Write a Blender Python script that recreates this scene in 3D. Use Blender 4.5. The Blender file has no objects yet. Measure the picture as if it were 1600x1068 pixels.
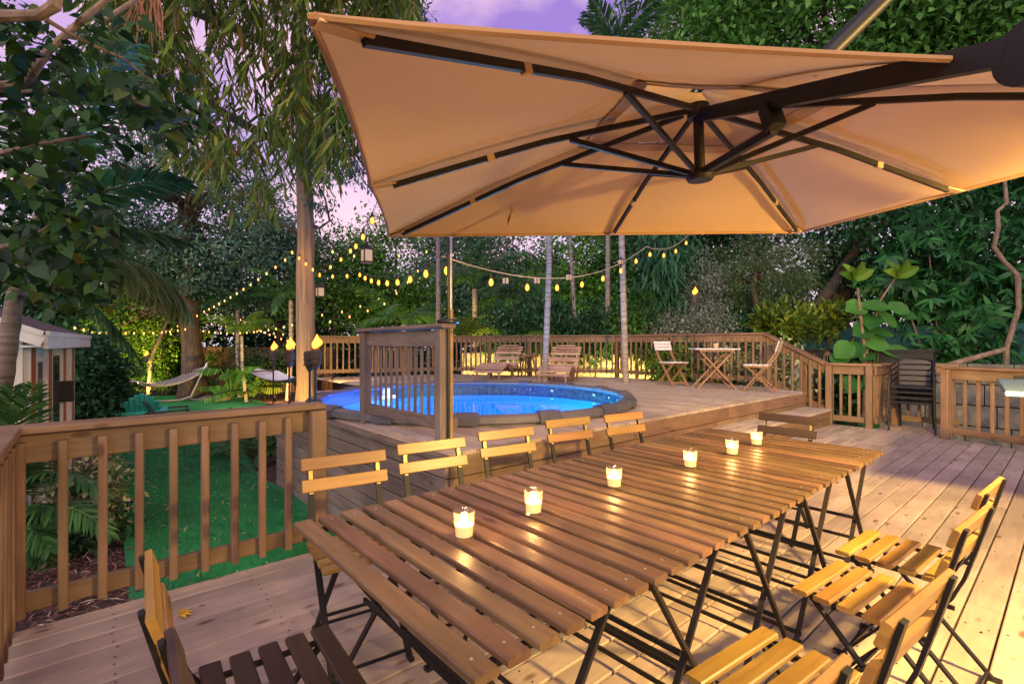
import bpy, math, random
import numpy as np
from mathutils import Vector, Matrix, Quaternion

random.seed(7)
rng = np.random.default_rng(11)
sc = bpy.context.scene
C = sc.collection
R = math.radians
PI = math.pi

# ------------------------------------------------------------------ camera
CAM_H = 1.32
YAW = R(49.1)
FX, FY = math.cos(YAW), math.sin(YAW)
RX, RY = math.sin(YAW), -math.cos(YAW)
cd = bpy.data.cameras.new('camera')
cam = bpy.data.objects.new('camera', cd)
C.objects.link(cam)
cam.location = (0, 0, CAM_H)
cam.rotation_euler = (R(90), 0, YAW - R(90))
cd.sensor_width = 36
cd.lens = 770 / 1600 * 36
cd.shift_y = 0.00125
cd.clip_start = 0.03
cd.clip_end = 400
sc.camera = cam


def at(px, py, d):
    """A place in the garden, surveyed from the camera station: bearing, height and distance."""
    l = (px - 800) / 770 * d
    return Vector((d * FX + l * RX, d * FY + l * RY, CAM_H - (py - 536) / 770 * d))


# ------------------------------------------------------------------ world, sun, exposure
w = bpy.data.worlds.new('World')
sc.world = w
w.use_nodes = True
nt = w.node_tree
nt.nodes.clear()


def N(t, **k):
    n = nt.nodes.new(t)
    for a, b in k.items():
        setattr(n, a, b)
    return n


def ramp(node, stops):
    cr = node.color_ramp
    while len(cr.elements) > 1:
        cr.elements.remove(cr.elements[-1])
    cr.elements[0].position = stops[0][0]
    cr.elements[0].color = (*stops[0][1], 1)
    for p, c in stops[1:]:
        e = cr.elements.new(p)
        e.color = (*c, 1)


tc = N('ShaderNodeTexCoord')
sep = N('ShaderNodeSeparateXYZ')
nt.links.new(tc.outputs['Generated'], sep.inputs[0])
grad = N('ShaderNodeValToRGB')
ramp(grad, [(0.0, (.70, .63, .72)), (.12, (.82, .72, .84)), (.25, (.70, .50, .82)), (.46, (.32, .19, .62)), (1, (.30, .23, .50))])
nt.links.new(sep.outputs[2], grad.inputs[0])
addz = N('ShaderNodeMath', operation='ADD')
addz.inputs[1].default_value = .22
nt.links.new(sep.outputs[2], addz.inputs[0])
dv = N('ShaderNodeVectorMath', operation='DIVIDE')
cmb = N('ShaderNodeCombineXYZ')
for i in range(3):
    nt.links.new(addz.outputs[0], cmb.inputs[i])
nt.links.new(tc.outputs['Generated'], dv.inputs[0])
nt.links.new(cmb.outputs[0], dv.inputs[1])
nz = N('ShaderNodeTexNoise')
nz.inputs['Scale'].default_value = 1.7
nz.inputs['Detail'].default_value = 6
nz.inputs['Roughness'].default_value = .55
nt.links.new(dv.outputs[0], nz.inputs['Vector'])
cr2 = N('ShaderNodeValToRGB')
ramp(cr2, [(.41, (0, 0, 0)), (.58, (1, 1, 1))])
nt.links.new(nz.outputs['Fac'], cr2.inputs[0])
cloud = N('ShaderNodeMix', data_type='RGBA')
cloud.inputs[7].default_value = (.95, .62, .76, 1)
nt.links.new(cr2.outputs[0], cloud.inputs[0])
nt.links.new(grad.outputs[0], cloud.inputs[6])
sky = N('ShaderNodeTexSky', sky_type='NISHITA')
sky.sun_disc = False
sky.sun_elevation = R(2)
sky.sun_rotation = R(200)
skyk = N('ShaderNodeMix', data_type='RGBA', blend_type='ADD')
skyk.inputs[0].default_value = .02
nt.links.new(cloud.outputs[2], skyk.inputs[6])
nt.links.new(sky.outputs[0], skyk.inputs[7])
bg = N('ShaderNodeBackground')
bg.inputs['Strength'].default_value = .92
nt.links.new(skyk.outputs[2], bg.inputs[0])
wo = N('ShaderNodeOutputWorld')
nt.links.new(bg.outputs[0], wo.inputs[0])

sd = bpy.data.lights.new('sun', 'SUN')
sd.energy = 1.75
sd.angle = R(50)
sd.color = (1.0, .96, .88)
sun = bpy.data.objects.new('sun', sd)
C.objects.link(sun)
sun.rotation_euler = (R(62), 0, R(-62))      # afterglow from behind the camera's left shoulder

sc.view_settings.view_transform = 'Standard'
sc.view_settings.look = 'None'
sc.view_settings.exposure = 0.35
sc.view_settings.gamma = 1
sc.cycles.use_denoising = True
sc.cycles.max_bounces = 7
sc.cycles.diffuse_bounces = 3
sc.cycles.transparent_max_bounces = 12
sc.cycles.sample_clamp_indirect = 4
sc.cycles.caustics_reflective = False
sc.cycles.caustics_refractive = False

# ------------------------------------------------------------------ materials
M = {}


def newmat(name):
    m = bpy.data.materials.new(name)
    m.use_nodes = True
    global nt
    nt = m.node_tree
    nt.nodes.clear()
    o = N('ShaderNodeOutputMaterial')
    M[name] = m
    return m, o


def L(a, b):
    nt.links.new(a, b)


def hsv_var(col_out, rnd_out, dv=.25, dh=.02):
    h = N('ShaderNodeHueSaturation')
    mr = N('ShaderNodeMapRange')
    mr.inputs[3].default_value = 1 - dv
    mr.inputs[4].default_value = 1 + dv
    L(rnd_out, mr.inputs[0])
    L(mr.outputs[0], h.inputs['Value'])
    mh = N('ShaderNodeMapRange')
    mh.inputs[3].default_value = .5 - dh
    mh.inputs[4].default_value = .5 + dh
    fr = N('ShaderNodeMath', operation='FRACT')
    mu = N('ShaderNodeMath', operation='MULTIPLY')
    mu.inputs[1].default_value = 7.31
    L(rnd_out, mu.inputs[0])
    L(mu.outputs[0], fr.inputs[0])
    L(fr.outputs[0], mh.inputs[0])
    L(mh.outputs[0], h.inputs['Hue'])
    L(col_out, h.inputs['Color'])
    return h.outputs[0]


def wood(name, ca, cb, rough=.6, grain=11, bump=.25, var=.2, knots=True, coat=0, stain=.3):
    """Sawn timber: grain along local X, knots, weather stains, a tone of its own per board."""
    m, o = newmat(name)
    t = N('ShaderNodeTexCoord')
    oi = N('ShaderNodeObjectInfo')
    off = N('ShaderNodeVectorMath', operation='SCALE')
    off.inputs[0].default_value = (13.1, 7.7, 5.3)
    L(oi.outputs['Random'], off.inputs['Scale'])
    ad = N('ShaderNodeVectorMath', operation='ADD')
    L(t.outputs['Object'], ad.inputs[0])
    L(off.outputs[0], ad.inputs[1])
    mp = N('ShaderNodeMapping')
    mp.inputs['Scale'].default_value = (1.0, grain, grain)
    L(ad.outputs[0], mp.inputs[0])
    n1 = N('ShaderNodeTexNoise')
    n1.inputs['Scale'].default_value = 3.2
    n1.inputs['Detail'].default_value = 7
    n1.inputs['Roughness'].default_value = .62
    n1.inputs['Distortion'].default_value = .6
    L(mp.outputs[0], n1.inputs['Vector'])
    r1 = N('ShaderNodeValToRGB')
    ramp(r1, [(.3, cb), (.55, tuple((a + b) / 2 for a, b in zip(ca, cb))), (.75, ca)])
    L(n1.outputs['Fac'], r1.inputs[0])
    col = r1.outputs[0]
    if knots:
        mk = N('ShaderNodeMapping')
        mk.inputs['Scale'].default_value = (3.1, 8, 8)
        L(ad.outputs[0], mk.inputs[0])
        v = N('ShaderNodeTexVoronoi')
        v.inputs['Scale'].default_value = 1.0
        L(mk.outputs[0], v.inputs['Vector'])
        rk = N('ShaderNodeValToRGB')
        ramp(rk, [(.07, (1, 1, 1)), (.16, (0, 0, 0))])
        L(v.outputs['Distance'], rk.inputs[0])
        mx = N('ShaderNodeMix', data_type='RGBA', blend_type='MULTIPLY')
        mx.inputs[7].default_value = (.42, .33, .26, 1)
        L(rk.outputs[0], mx.inputs[0])
        L(col, mx.inputs[6])
        col = mx.outputs[2]
    n2 = N('ShaderNodeTexNoise')
    n2.inputs['Scale'].default_value = 2.3
    n2.inputs['Detail'].default_value = 5
    L(ad.outputs[0], n2.inputs['Vector'])
    r2 = N('ShaderNodeValToRGB')
    ramp(r2, [(.35, (1 - stain,) * 3), (.62, (1, 1, 1))])
    L(n2.outputs['Fac'], r2.inputs[0])
    m2 = N('ShaderNodeMix', data_type='RGBA', blend_type='MULTIPLY')
    m2.inputs[0].default_value = 1
    L(col, m2.inputs[6])
    L(r2.outputs[0], m2.inputs[7])
    col = hsv_var(m2.outputs[2], oi.outputs['Random'], var, .012)
    b = N('ShaderNodeBsdfPrincipled')
    L(col, b.inputs['Base Color'])
    rr = N('ShaderNodeMapRange')
    rr.inputs[3].default_value = rough - .12
    rr.inputs[4].default_value = rough + .14
    L(n2.outputs['Fac'], rr.inputs[0])
    L(rr.outputs[0], b.inputs['Roughness'])
    b.inputs['Coat Weight'].default_value = coat
    b.inputs['Coat Roughness'].default_value = .28
    bp = N('ShaderNodeBump')
    bp.inputs['Strength'].default_value = bump
    bp.inputs['Distance'].default_value = .004
    L(n1.outputs['Fac'], bp.inputs['Height'])
    L(bp.outputs[0], b.inputs['Normal'])
    L(b.outputs[0], o.inputs[0])
    return m


wood('deck_board', (.52, .415, .32), (.39, .305, .23), .55, 9, .3, .14, True, 0, .28)
wood('deck_rail', (.275, .172, .096), (.17, .102, .056), .55, 9, .25, .12)
wood('weathered_rail', (.27, .205, .165), (.15, .105, .085), .65, 9, .35, .15)
wood('siding', (.30, .225, .175), (.17, .125, .10), .62, 9, .3, .14)
wood('acacia', (.275, .158, .072), (.115, .062, .028), .47, 10, .22, .30, True, .14, .38)
wood('chair_slat', (.42, .24, .05), (.25, .13, .026), .42, 10, .15, .2, True, .2, .2)
wood('teak', (.60, .40, .29), (.42, .26, .18), .55, 9, .2, .12)
wood('bistro_wood', (.36, .20, .11), (.22, .11, .06), .5, 9, .2, .12)
wood('fence_plank', (.20, .115, .06), (.10, .055, .03), .75, 7, .4, .25)
wood('pole_wood', (.45, .30, .16), (.28, .17, .08), .55, 8, .3, .1)
wood('orange_timber', (.52, .17, .045), (.38, .11, .03), .55, 7, .2, .1, False)


def plain(name, col, rough=.5, metal=0, noise=.15, scale=8, bump=0, spec=.5, emit=None, es=0):
    m, o = newmat(name)
    b = N('ShaderNodeBsdfPrincipled')
    t = N('ShaderNodeTexCoord')
    n1 = N('ShaderNodeTexNoise')
    n1.inputs['Scale'].default_value = scale
    n1.inputs['Detail'].default_value = 6
    L(t.outputs['Object'], n1.inputs['Vector'])
    mr = N('ShaderNodeMapRange')
    mr.inputs[1].default_value = .3
    mr.inputs[2].default_value = .7
    mr.inputs[3].default_value = 1 - noise
    mr.inputs[4].default_value = 1 + noise
    L(n1.outputs['Fac'], mr.inputs[0])
    mx = N('ShaderNodeVectorMath', operation='SCALE')
    mx.inputs[0].default_value = col
    L(mr.outputs[0], mx.inputs['Scale'])
    L(mx.outputs[0], b.inputs['Base Color'])
    b.inputs['Roughness'].default_value = rough
    b.inputs['Metallic'].default_value = metal
    b.inputs['Specular IOR Level'].default_value = spec
    if bump:
        bp = N('ShaderNodeBump')
        bp.inputs['Strength'].default_value = bump
        bp.inputs['Distance'].default_value = .02
        L(n1.outputs['Fac'], bp.inputs['Height'])
        L(bp.outputs[0], b.inputs['Normal'])
    if emit:
        b.inputs['Emission Color'].default_value = (*emit, 1)
        b.inputs['Emission Strength'].default_value = es
    L(b.outputs[0], o.inputs[0])
    return m


plain('black_steel', (.009, .008, .008), .5, 0, .2, 20, 0, .35)
plain('brown_steel', (.022, .016, .014), .55, 0, .2, 20, 0, .3)
plain('brass', (.55, .40, .12), .35, .8)
plain('white_paint', (.72, .70, .68), .55, 0, .08, 3)
plain('stucco', (.66, .64, .58), .85, 0, .06, 40, .2)
plain('roof_felt', (.07, .05, .05), .9, 0, .3, 30, .5)
plain('black_paint', (.012, .012, .014), .4)
plain('dark_glass', (.03, .035, .045), .08, 0, .1, 2, 0, .8)
plain('sky_tinted_steel', (.26, .40, .58), .30, .6, .05, 2)  # steel coloured blue to stand in for a reflected sky
plain('rope', (.36, .32, .34), .9, 0, .25, 60)
plain('hammock_steel', (.42, .42, .43), .4, .6)
plain('teal_plastic', (.05, .58, .50), .45, 0, .08, 6)
plain('dark_plastic', (.03, .035, .045), .45)
plain('soil', (.055, .036, .028), .95, 0, .45, 9, .8)
plain('mulch', (.14, .055, .045), .9, 0, .5, 30)
plain('stone_wall', (.42, .37, .27), .9, 0, .35, 7, .9)
plain('stone_dark', (.15, .13, .10), .95, 0, .45, 6, 1.0)
plain('pool_rim', (.115, .108, .118), .42, 0, .15, 12, .1)
plain('pool_cap', (.085, .082, .10), .4, 0, .12, 12)
plain('pool_steel', (.25, .22, .20), .5, .2)
plain('white_plastic', (.75, .75, .76), .35)
plain('bamboo_dark', (.05, .035, .025), .7, 0, .5, 30, .4)
plain('cable', (.02, .018, .016), .7)
plain('jute', (.42, .33, .22), .9)
plain('wax', (.85, .68, .40), .6, 0, .05, 5, 0, .4, (1.0, .58, .20), .75)  # emission stands in for flame light shining through the wax
plain('flame', (1, .5, .1), .5, 0, 0, 5, 0, .5, (1.0, .36, .05), 9)
plain('candle_flame', (1, .7, .3), .5, 0, 0, 5, 0, .5, (1.0, .72, .35), 22)
plain('bulb_lit', (1, .7, .3), .3, 0, 0, 5, 0, .5, (1.0, .44, .10), 6.5)
plain('bulb_dim', (1, .7, .3), .3, 0, 0, 5, 0, .5, (1.0, .55, .22), 2.6)
plain('lantern_glow', (.25, .17, .10), .4, 0, 0, 5, 0, .5, (1.0, .62, .34), .32)
plain('lamp_glow', (1, .8, .5), .4, 0, 0, 5, 0, .5, (1.0, .6, .2), 6)
plain('pool_lamp', (1, 1, 1), .4, 0, 0, 5, 0, .5, (.7, .78, 1.0), 2.5)
plain('yellow_leaf', (.62, .36, .02), .6, 0, .3, 30)
plain('dry_leaf', (.28, .13, .06), .8, 0, .4, 30)
plain('plastic_tub', (.008, .008, .01), .6)
plain('screen_cloth', (.012, .075, .08), .8, 0, .2, 5)


def glow(name, col, core, edge, p=1.6):
    m, o = newmat(name)
    lw = N('ShaderNodeLayerWeight')
    lw.inputs[0].default_value = .5
    mr = N('ShaderNodeMapRange')
    mr.inputs[3].default_value = core
    mr.inputs[4].default_value = edge
    pw = N('ShaderNodeMath', operation='POWER')
    pw.inputs[1].default_value = 1 / p
    L(lw.outputs['Facing'], pw.inputs[0])
    L(pw.outputs[0], mr.inputs[0])
    e = N('ShaderNodeEmission')
    e.inputs[0].default_value = (*col, 1)
    L(mr.outputs[0], e.inputs[1])
    L(e.outputs[0], o.inputs[0])


glow('flame', (1.0, .27, .03), 5.5, .8, 1.0)
glow('bulb_lit', (1.0, .36, .05), 3.2, .9, .7)
glow('bulb_dim', (1.0, .44, .12), 3, .7, .8)
glow('candle_flame', (1.0, .70, .32), 22, 6)


def bark(name, ca, cb, sx=9, sz=1.2, bump=.5):
    m, o = newmat(name)
    t = N('ShaderNodeTexCoord')
    mp = N('ShaderNodeMapping')
    mp.inputs['Scale'].default_value = (sx, sx, sz)
    L(t.outputs['Object'], mp.inputs[0])
    n1 = N('ShaderNodeTexNoise')
    n1.inputs['Scale'].default_value = 1.6
    n1.inputs['Detail'].default_value = 8
    n1.inputs['Roughness'].default_value = .65
    L(mp.outputs[0], n1.inputs['Vector'])
    r1 = N('ShaderNodeValToRGB')
    ramp(r1, [(.32, cb), (.66, ca)])
    L(n1.outputs['Fac'], r1.inputs[0])
    b = N('ShaderNodeBsdfPrincipled')
    b.inputs['Roughness'].default_value = .85
    L(r1.outputs[0], b.inputs['Base Color'])
    bp = N('ShaderNodeBump')
    bp.inputs['Strength'].default_value = bump
    bp.inputs['Distance'].default_value = .03
    L(n1.outputs['Fac'], bp.inputs['Height'])
    L(bp.outputs[0], b.inputs['Normal'])
    L(b.outputs[0], o.inputs[0])


bark('bark_dark', (.11, .075, .055), (.03, .02, .016))
bark('bark_grey', (.20, .16, .13), (.07, .055, .045))
bark('bark_smooth', (.46, .31, .17), (.16, .10, .06), 9, .45, .5)
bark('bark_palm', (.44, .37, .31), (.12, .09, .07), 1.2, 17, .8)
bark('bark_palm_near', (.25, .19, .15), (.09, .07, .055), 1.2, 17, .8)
bark('bark_vine', (.30, .21, .14), (.10, .065, .04), 8, 3, .5)


def leafmat(name, dark, light, rough=.45, tr=.35, vein=False, accent=None, acc=.0, scale=1.4):
    m, o = newmat(name)
    g = N('ShaderNodeNewGeometry')
    oi = N('ShaderNodeObjectInfo')
    ad = N('ShaderNodeMath', operation='ADD')
    L(g.outputs['Random Per Island'], ad.inputs[0])
    L(oi.outputs['Random'], ad.inputs[1])
    fr = N('ShaderNodeMath', operation='FRACT')
    L(ad.outputs[0], fr.inputs[0])
    r1 = N('ShaderNodeValToRGB')
    mid = tuple((a * .65 + b * .35) for a, b in zip(dark, light))
    st = [(0, dark), (.5, mid), (.92 - acc, light)]
    if accent:
        st += [(.99 - acc, accent)]
    ramp(r1, st)
    L(fr.outputs[0], r1.inputs[0])
    col = r1.outputs[0]
    t = N('ShaderNodeTexCoord')
    n1 = N('ShaderNodeTexNoise')
    n1.inputs['Scale'].default_value = scale
    n1.inputs['Detail'].default_value = 3
    L(t.outputs['Object'], n1.inputs['Vector'])
    mr = N('ShaderNodeMapRange')
    mr.inputs[1].default_value = .3
    mr.inputs[2].default_value = .7
    mr.inputs[3].default_value = .65
    mr.inputs[4].default_value = 1.4
    L(n1.outputs['Fac'], mr.inputs[0])
    mx = N('ShaderNodeVectorMath', operation='SCALE')
    L(col, mx.inputs[0])
    L(mr.outputs[0], mx.inputs['Scale'])
    b = N('ShaderNodeBsdfPrincipled')
    b.inputs['Roughness'].default_value = rough
    b.inputs['Specular IOR Level'].default_value = .2
    L(mx.outputs[0], b.inputs['Base Color'])
    tl = N('ShaderNodeBsdfTranslucent')
    L(mx.outputs[0], tl.inputs[0])
    mix = N('ShaderNodeMixShader')
    mix.inputs[0].default_value = tr
    L(b.outputs[0], mix.inputs[1])
    L(tl.outputs[0], mix.inputs[2])
    L(mix.outputs[0], o.inputs[0])


leafmat('leaf_oak', (.05, .12, .09), (.16, .30, .21))
leafmat('leaf_mid', (.03, .10, .032), (.12, .28, .08))
leafmat('leaf_bright', (.045, .15, .025), (.17, .38, .07))
leafmat('leaf_deep', (.02, .075, .036), (.07, .20, .085))
leafmat('leaf_vine', (.008, .028, .010), (.045, .12, .02), .5, .3, accent=(.10, .10, .02), acc=.0)
leafmat('leaf_spray', (.03, .075, .014), (.20, .28, .03), .45, .4, accent=(.26, .15, .04), acc=.02)
leafmat('leaf_palm', (.025, .085, .03), (.095, .23, .06), .35, .3)
leafmat('leaf_frond', (.09, .14, .05), (.24, .30, .12), .45, .4)
leafmat('leaf_lit_palm', (.06, .15, .02), (.20, .32, .04), .4, .4)  # palm green with yellow lamp light put into its colour
leafmat('leaf_silver', (.10, .13, .10), (.30, .34, .26), .6, .3)
leafmat('leaf_feather', (.06, .11, .045), (.20, .30, .12), .55, .4)
leafmat('leaf_big', (.035, .14, .03), (.10, .28, .05), .35, .3)
leafmat('leaf_lime', (.08, .18, .02), (.20, .34, .035), .4, .4)
leafmat('leaf_croton', (.04, .10, .02), (.20, .27, .03), .4, .35, accent=(.26, .26, .02), acc=.02)
leafmat('leaf_palmate', (.012, .065, .022), (.05, .19, .05), .38, .3)
leafmat('leaf_variegated', (.10, .16, .06), (.42, .44, .20), .5, .3, accent=(.62, .60, .32), acc=.2)
leafmat('leaf_fern', (.03, .10, .02), (.12, .26, .04), .45, .4)
leafmat('leaf_hedge', (.015, .05, .022), (.055, .13, .045), .4, .3)


def special_materials():
    # umbrella cloth
    m, o = newmat('canopy_cloth')
    t = N('ShaderNodeTexCoord')
    n1 = N('ShaderNodeTexNoise')
    n1.inputs['Scale'].default_value = 2.2
    n1.inputs['Detail'].default_value = 5
    L(t.outputs['Object'], n1.inputs['Vector'])
    r1 = N('ShaderNodeValToRGB')
    ramp(r1, [(.3, (.60, .405, .215)), (.7, (.66, .45, .245))])
    L(n1.outputs['Fac'], r1.inputs[0])
    wv = N('ShaderNodeTexNoise')
    wv.inputs['Scale'].default_value = 500
    L(t.outputs['Object'], wv.inputs['Vector'])
    bp = N('ShaderNodeBump')
    bp.inputs['Strength'].default_value = .12
    bp.inputs['Distance'].default_value = .002
    L(wv.outputs['Fac'], bp.inputs['Height'])
    d = N('ShaderNodeBsdfDiffuse')
    L(r1.outputs[0], d.inputs[0])
    L(bp.outputs[0], d.inputs['Normal'])
    tl = N('ShaderNodeBsdfTranslucent')
    L(r1.outputs[0], tl.inputs[0])
    mix = N('ShaderNodeMixShader')
    mix.inputs[0].default_value = .12
    L(d.outputs[0], mix.inputs[1])
    L(tl.outputs[0], mix.inputs[2])
    L(mix.outputs[0], o.inputs[0])
    plain('canopy_hem', (.34, .19, .085), .8, 0, .1, 4)
    # turf
    m, o = newmat('turf')
    t = N('ShaderNodeTexCoord')
    n1 = N('ShaderNodeTexNoise')
    n1.inputs['Scale'].default_value = 1.1
    n1.inputs['Detail'].default_value = 8
    n1.inputs['Roughness'].default_value = .7
    L(t.outputs['Object'], n1.inputs['Vector'])
    n2 = N('ShaderNodeTexNoise')
    n2.inputs['Scale'].default_value = 140
    n2.inputs['Detail'].default_value = 2
    L(t.outputs['Object'], n2.inputs['Vector'])
    r1 = N('ShaderNodeValToRGB')
    ramp(r1, [(.3, (.008, .15, .042)), (.7, (.024, .33, .085))])
    L(n1.outputs['Fac'], r1.inputs[0])
    b = N('ShaderNodeBsdfPrincipled')
    b.inputs['Roughness'].default_value = .85
    L(r1.outputs[0], b.inputs['Base Color'])
    bp = N('ShaderNodeBump')
    bp.inputs['Strength'].default_value = .8
    bp.inputs['Distance'].default_value = .02
    L(n2.outputs['Fac'], bp.inputs['Height'])
    L(bp.outputs[0], b.inputs['Normal'])
    L(b.outputs[0], o.inputs[0])
    # pool liner
    m, o = newmat('pool_liner')
    t = N('ShaderNodeTexCoord')
    sp = N('ShaderNodeSeparateXYZ')
    L(t.outputs['Object'], sp.inputs[0])
    v = N('ShaderNodeTexVoronoi')
    v.inputs['Scale'].default_value = 30
    L(t.outputs['Object'], v.inputs['Vector'])
    r1 = N('ShaderNodeValToRGB')
    ramp(r1, [(.25, (.006, .014, .028)), (.5, (.016, .038, .06)), (.8, (.05, .06, .055))])
    L(v.outputs['Color'], r1.inputs[0])
    gt = N('ShaderNodeMath', operation='GREATER_THAN')
    gt.inputs[1].default_value = .36
    L(sp.outputs[2], gt.inputs[0])
    mx = N('ShaderNodeMix', data_type='RGBA')
    mx.inputs[6].default_value = (.015, .27, .62, 1)
    L(gt.outputs[0], mx.inputs[0])
    L(r1.outputs[0], mx.inputs[7])
    b = N('ShaderNodeBsdfPrincipled')
    b.inputs['Roughness'].default_value = .4
    L(mx.outputs[2], b.inputs['Base Color'])
    L(b.outputs[0], o.inputs[0])
    # pool water: a clear surface that mirrors the sky at a slant
    m, o = newmat('pool_water')
    t = N('ShaderNodeTexCoord')
    n1 = N('ShaderNodeTexNoise')
    n1.inputs['Scale'].default_value = 2.5
    n1.inputs['Detail'].default_value = 3
    L(t.outputs['Object'], n1.inputs['Vector'])
    bp = N('ShaderNodeBump')
    bp.inputs['Strength'].default_value = .03
    bp.inputs['Distance'].default_value = .05
    L(n1.outputs['Fac'], bp.inputs['Height'])
    lw = N('ShaderNodeLayerWeight')
    lw.inputs[0].default_value = .5
    L(bp.outputs[0], lw.inputs['Normal'])
    f = N('ShaderNodeMath', operation='POWER')
    f.inputs[1].default_value = 6.0
    L(lw.outputs['Facing'], f.inputs[0])
    g = N('ShaderNodeBsdfGlossy')
    g.inputs['Roughness'].default_value = .03
    L(bp.outputs[0], g.inputs['Normal'])
    tr = N('ShaderNodeBsdfTransparent')
    tr.inputs[0].default_value = (.45, .78, 1.0, 1)
    mix = N('ShaderNodeMixShader')
    L(f.outputs[0], mix.inputs[0])
    L(tr.outputs[0], mix.inputs[1])
    L(g.outputs[0], mix.inputs[2])
    L(mix.outputs[0], o.inputs[0])
    # clear glass (thin walled)
    m, o = newmat('clear_glass')
    lw = N('ShaderNodeLayerWeight')
    lw.inputs[0].default_value = .5
    f = N('ShaderNodeMath', operation='POWER')
    f.inputs[1].default_value = 2.2
    L(lw.outputs['Facing'], f.inputs[0])
    f2 = N('ShaderNodeMath', operation='MULTIPLY_ADD')
    f2.inputs[1].default_value = .35
    f2.inputs[2].default_value = .04
    L(f.outputs[0], f2.inputs[0])
    g = N('ShaderNodeBsdfGlossy')
    g.inputs['Roughness'].default_value = .05
    tr = N('ShaderNodeBsdfTransparent')
    tr.inputs[0].default_value = (.97, .95, .92, 1)
    df = N('ShaderNodeBsdfTranslucent')
    df.inputs[0].default_value = (.8, .75, .65, 1)
    m0 = N('ShaderNodeMixShader')
    m0.inputs[0].default_value = .10
    L(tr.outputs[0], m0.inputs[1])
    L(df.outputs[0], m0.inputs[2])
    mix = N('ShaderNodeMixShader')
    L(f2.outputs[0], mix.inputs[0])
    L(m0.outputs[0], mix.inputs[1])
    L(g.outputs[0], mix.inputs[2])
    L(mix.outputs[0], o.inputs[0])


special_materials()

# ------------------------------------------------------------------ helpers
WM = {}


def link(o, parent=None, W=Matrix()):
    """Link an object with world matrix W; a child gets the matching local matrix."""
    C.objects.link(o)
    if parent is not None:
        o.parent = parent
        o.matrix_basis = WM.get(parent.name, Matrix()).inverted() @ W
    else:
        o.matrix_basis = W
    WM[o.name] = W.copy()
    return o


def tag(o, label=None, cat=None, group=None, kind=None):
    for k, v in (('label', label), ('category', cat), ('group', group), ('kind', kind)):
        if v:
            o[k] = v
    return o


def thing(name, loc=(0, 0, 0), label=None, cat=None, group=None, rz=0):
    o = bpy.data.objects.new(name, None)
    o.empty_display_size = .1
    link(o, None, Matrix.Translation(Vector(loc)) @ Matrix.Rotation(rz, 4, 'Z'))
    return tag(o, label, cat, group)


def copy_tree(o, parent=None):
    c = o.copy()
    C.objects.link(c)
    if parent is not None:
        c.parent = parent
    for ch in list(o.children):
        copy_tree(ch, c)
    return c


def place_copy(proto, loc, rz, label=None, group=None):
    o = copy_tree(proto)
    o.location = loc
    o.rotation_euler = (0, 0, rz)
    if label:
        o['label'] = label
    if group:
        o['group'] = group
    return o


class MB:
    def __init__(s):
        s.v = []
        s.f = []

    def add(s, vs, fs):
        b = len(s.v)
        s.v += [tuple(v) for v in vs]
        s.f += [tuple(i + b for i in f) for f in fs]

    def box(s, c, size, rot=None, ch=0.0):
        vs, fs = boxgeo(size, ch)
        m = rot or Matrix.Identity(3)
        s.add([m @ Vector(v) + Vector(c) for v in vs], fs)

    def bar(s, p0, p1, w_, h_, up=(0, 0, 1)):
        p0, p1 = Vector(p0), Vector(p1)
        s.box((p0 + p1) / 2, ((p1 - p0).length, w_, h_), axes(p1 - p0, up))

    def tube(s, pts, r, n=8, cap=True, closed=False):
        pts = [Vector(p) for p in pts]
        k = len(pts)
        rs = r if isinstance(r, (list, tuple)) else [r] * k
        base = len(s.v)
        prev = None
        for i, p in enumerate(pts):
            if closed:
                t = pts[(i + 1) % k] - pts[i - 1]
            else:
                t = pts[min(i + 1, k - 1)] - pts[max(i - 1, 0)]
            t = t.normalized() if t.length > 1e-9 else Vector((0, 0, 1))
            if prev is None:
                a = t.orthogonal().normalized()
            else:
                a = prev - t * prev.dot(t)
                a = a.normalized() if a.length > 1e-6 else t.orthogonal().normalized()
            prev = a
            b = t.cross(a)
            for j in range(n):
                g = 2 * PI * j / n
                s.v.append(tuple(p + (a * math.cos(g) + b * math.sin(g)) * rs[i]))
        for i in range(k if closed else k - 1):
            i2 = (i + 1) % k
            for j in range(n):
                j2 = (j + 1) % n
                s.f.append((base + i * n + j, base + i * n + j2, base + i2 * n + j2, base + i2 * n + j))
        if cap and not closed:
            s.f.append(tuple(base + j for j in reversed(range(n))))
            s.f.append(tuple(base + (k - 1) * n + j for j in range(n)))

    def lathe(s, prof, c=(0, 0, 0), n=20):
        base = len(s.v)
        for r, z in prof:
            for j in range(n):
                g = 2 * PI * j / n
                s.v.append((c[0] + r * math.cos(g), c[1] + r * math.sin(g), c[2] + z))
        for i in range(len(prof) - 1):
            for j in range(n):
                j2 = (j + 1) % n
                s.f.append((base + i * n + j, base + i * n + j2, base + (i + 1) * n + j2, base + (i + 1) * n + j))
        s.f.append(tuple(base + j for j in reversed(range(n))))
        s.f.append(tuple(base + (len(prof) - 1) * n + j for j in range(n)))

    def mesh(s, name, mat, smooth=False):
        me = bpy.data.meshes.new(name)
        me.from_pydata(s.v, [], s.f)
        me.materials.append(M[mat])
        if smooth:
            me.polygons.foreach_set('use_smooth', [True] * len(me.polygons))
            try:
                me.set_sharp_from_angle(angle=R(40))
            except Exception:
                pass
        me.update()
        return me

    def build(s, name, mat, parent=None, W=Matrix(), smooth=False):
        return link(bpy.data.objects.new(name, s.mesh(name, mat, smooth)), parent, W)


def axes(d, up=(0, 0, 1)):
    x = Vector(d).normalized()
    u = Vector(up)
    y = u.cross(x)
    if y.length < 1e-5:
        y = Vector((0, 1, 0)).cross(x)
    if y.length < 1e-5:
        y = Vector((1, 0, 0))
    y.normalize()
    z = x.cross(y)
    return Matrix((x, y, z)).transposed()


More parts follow.
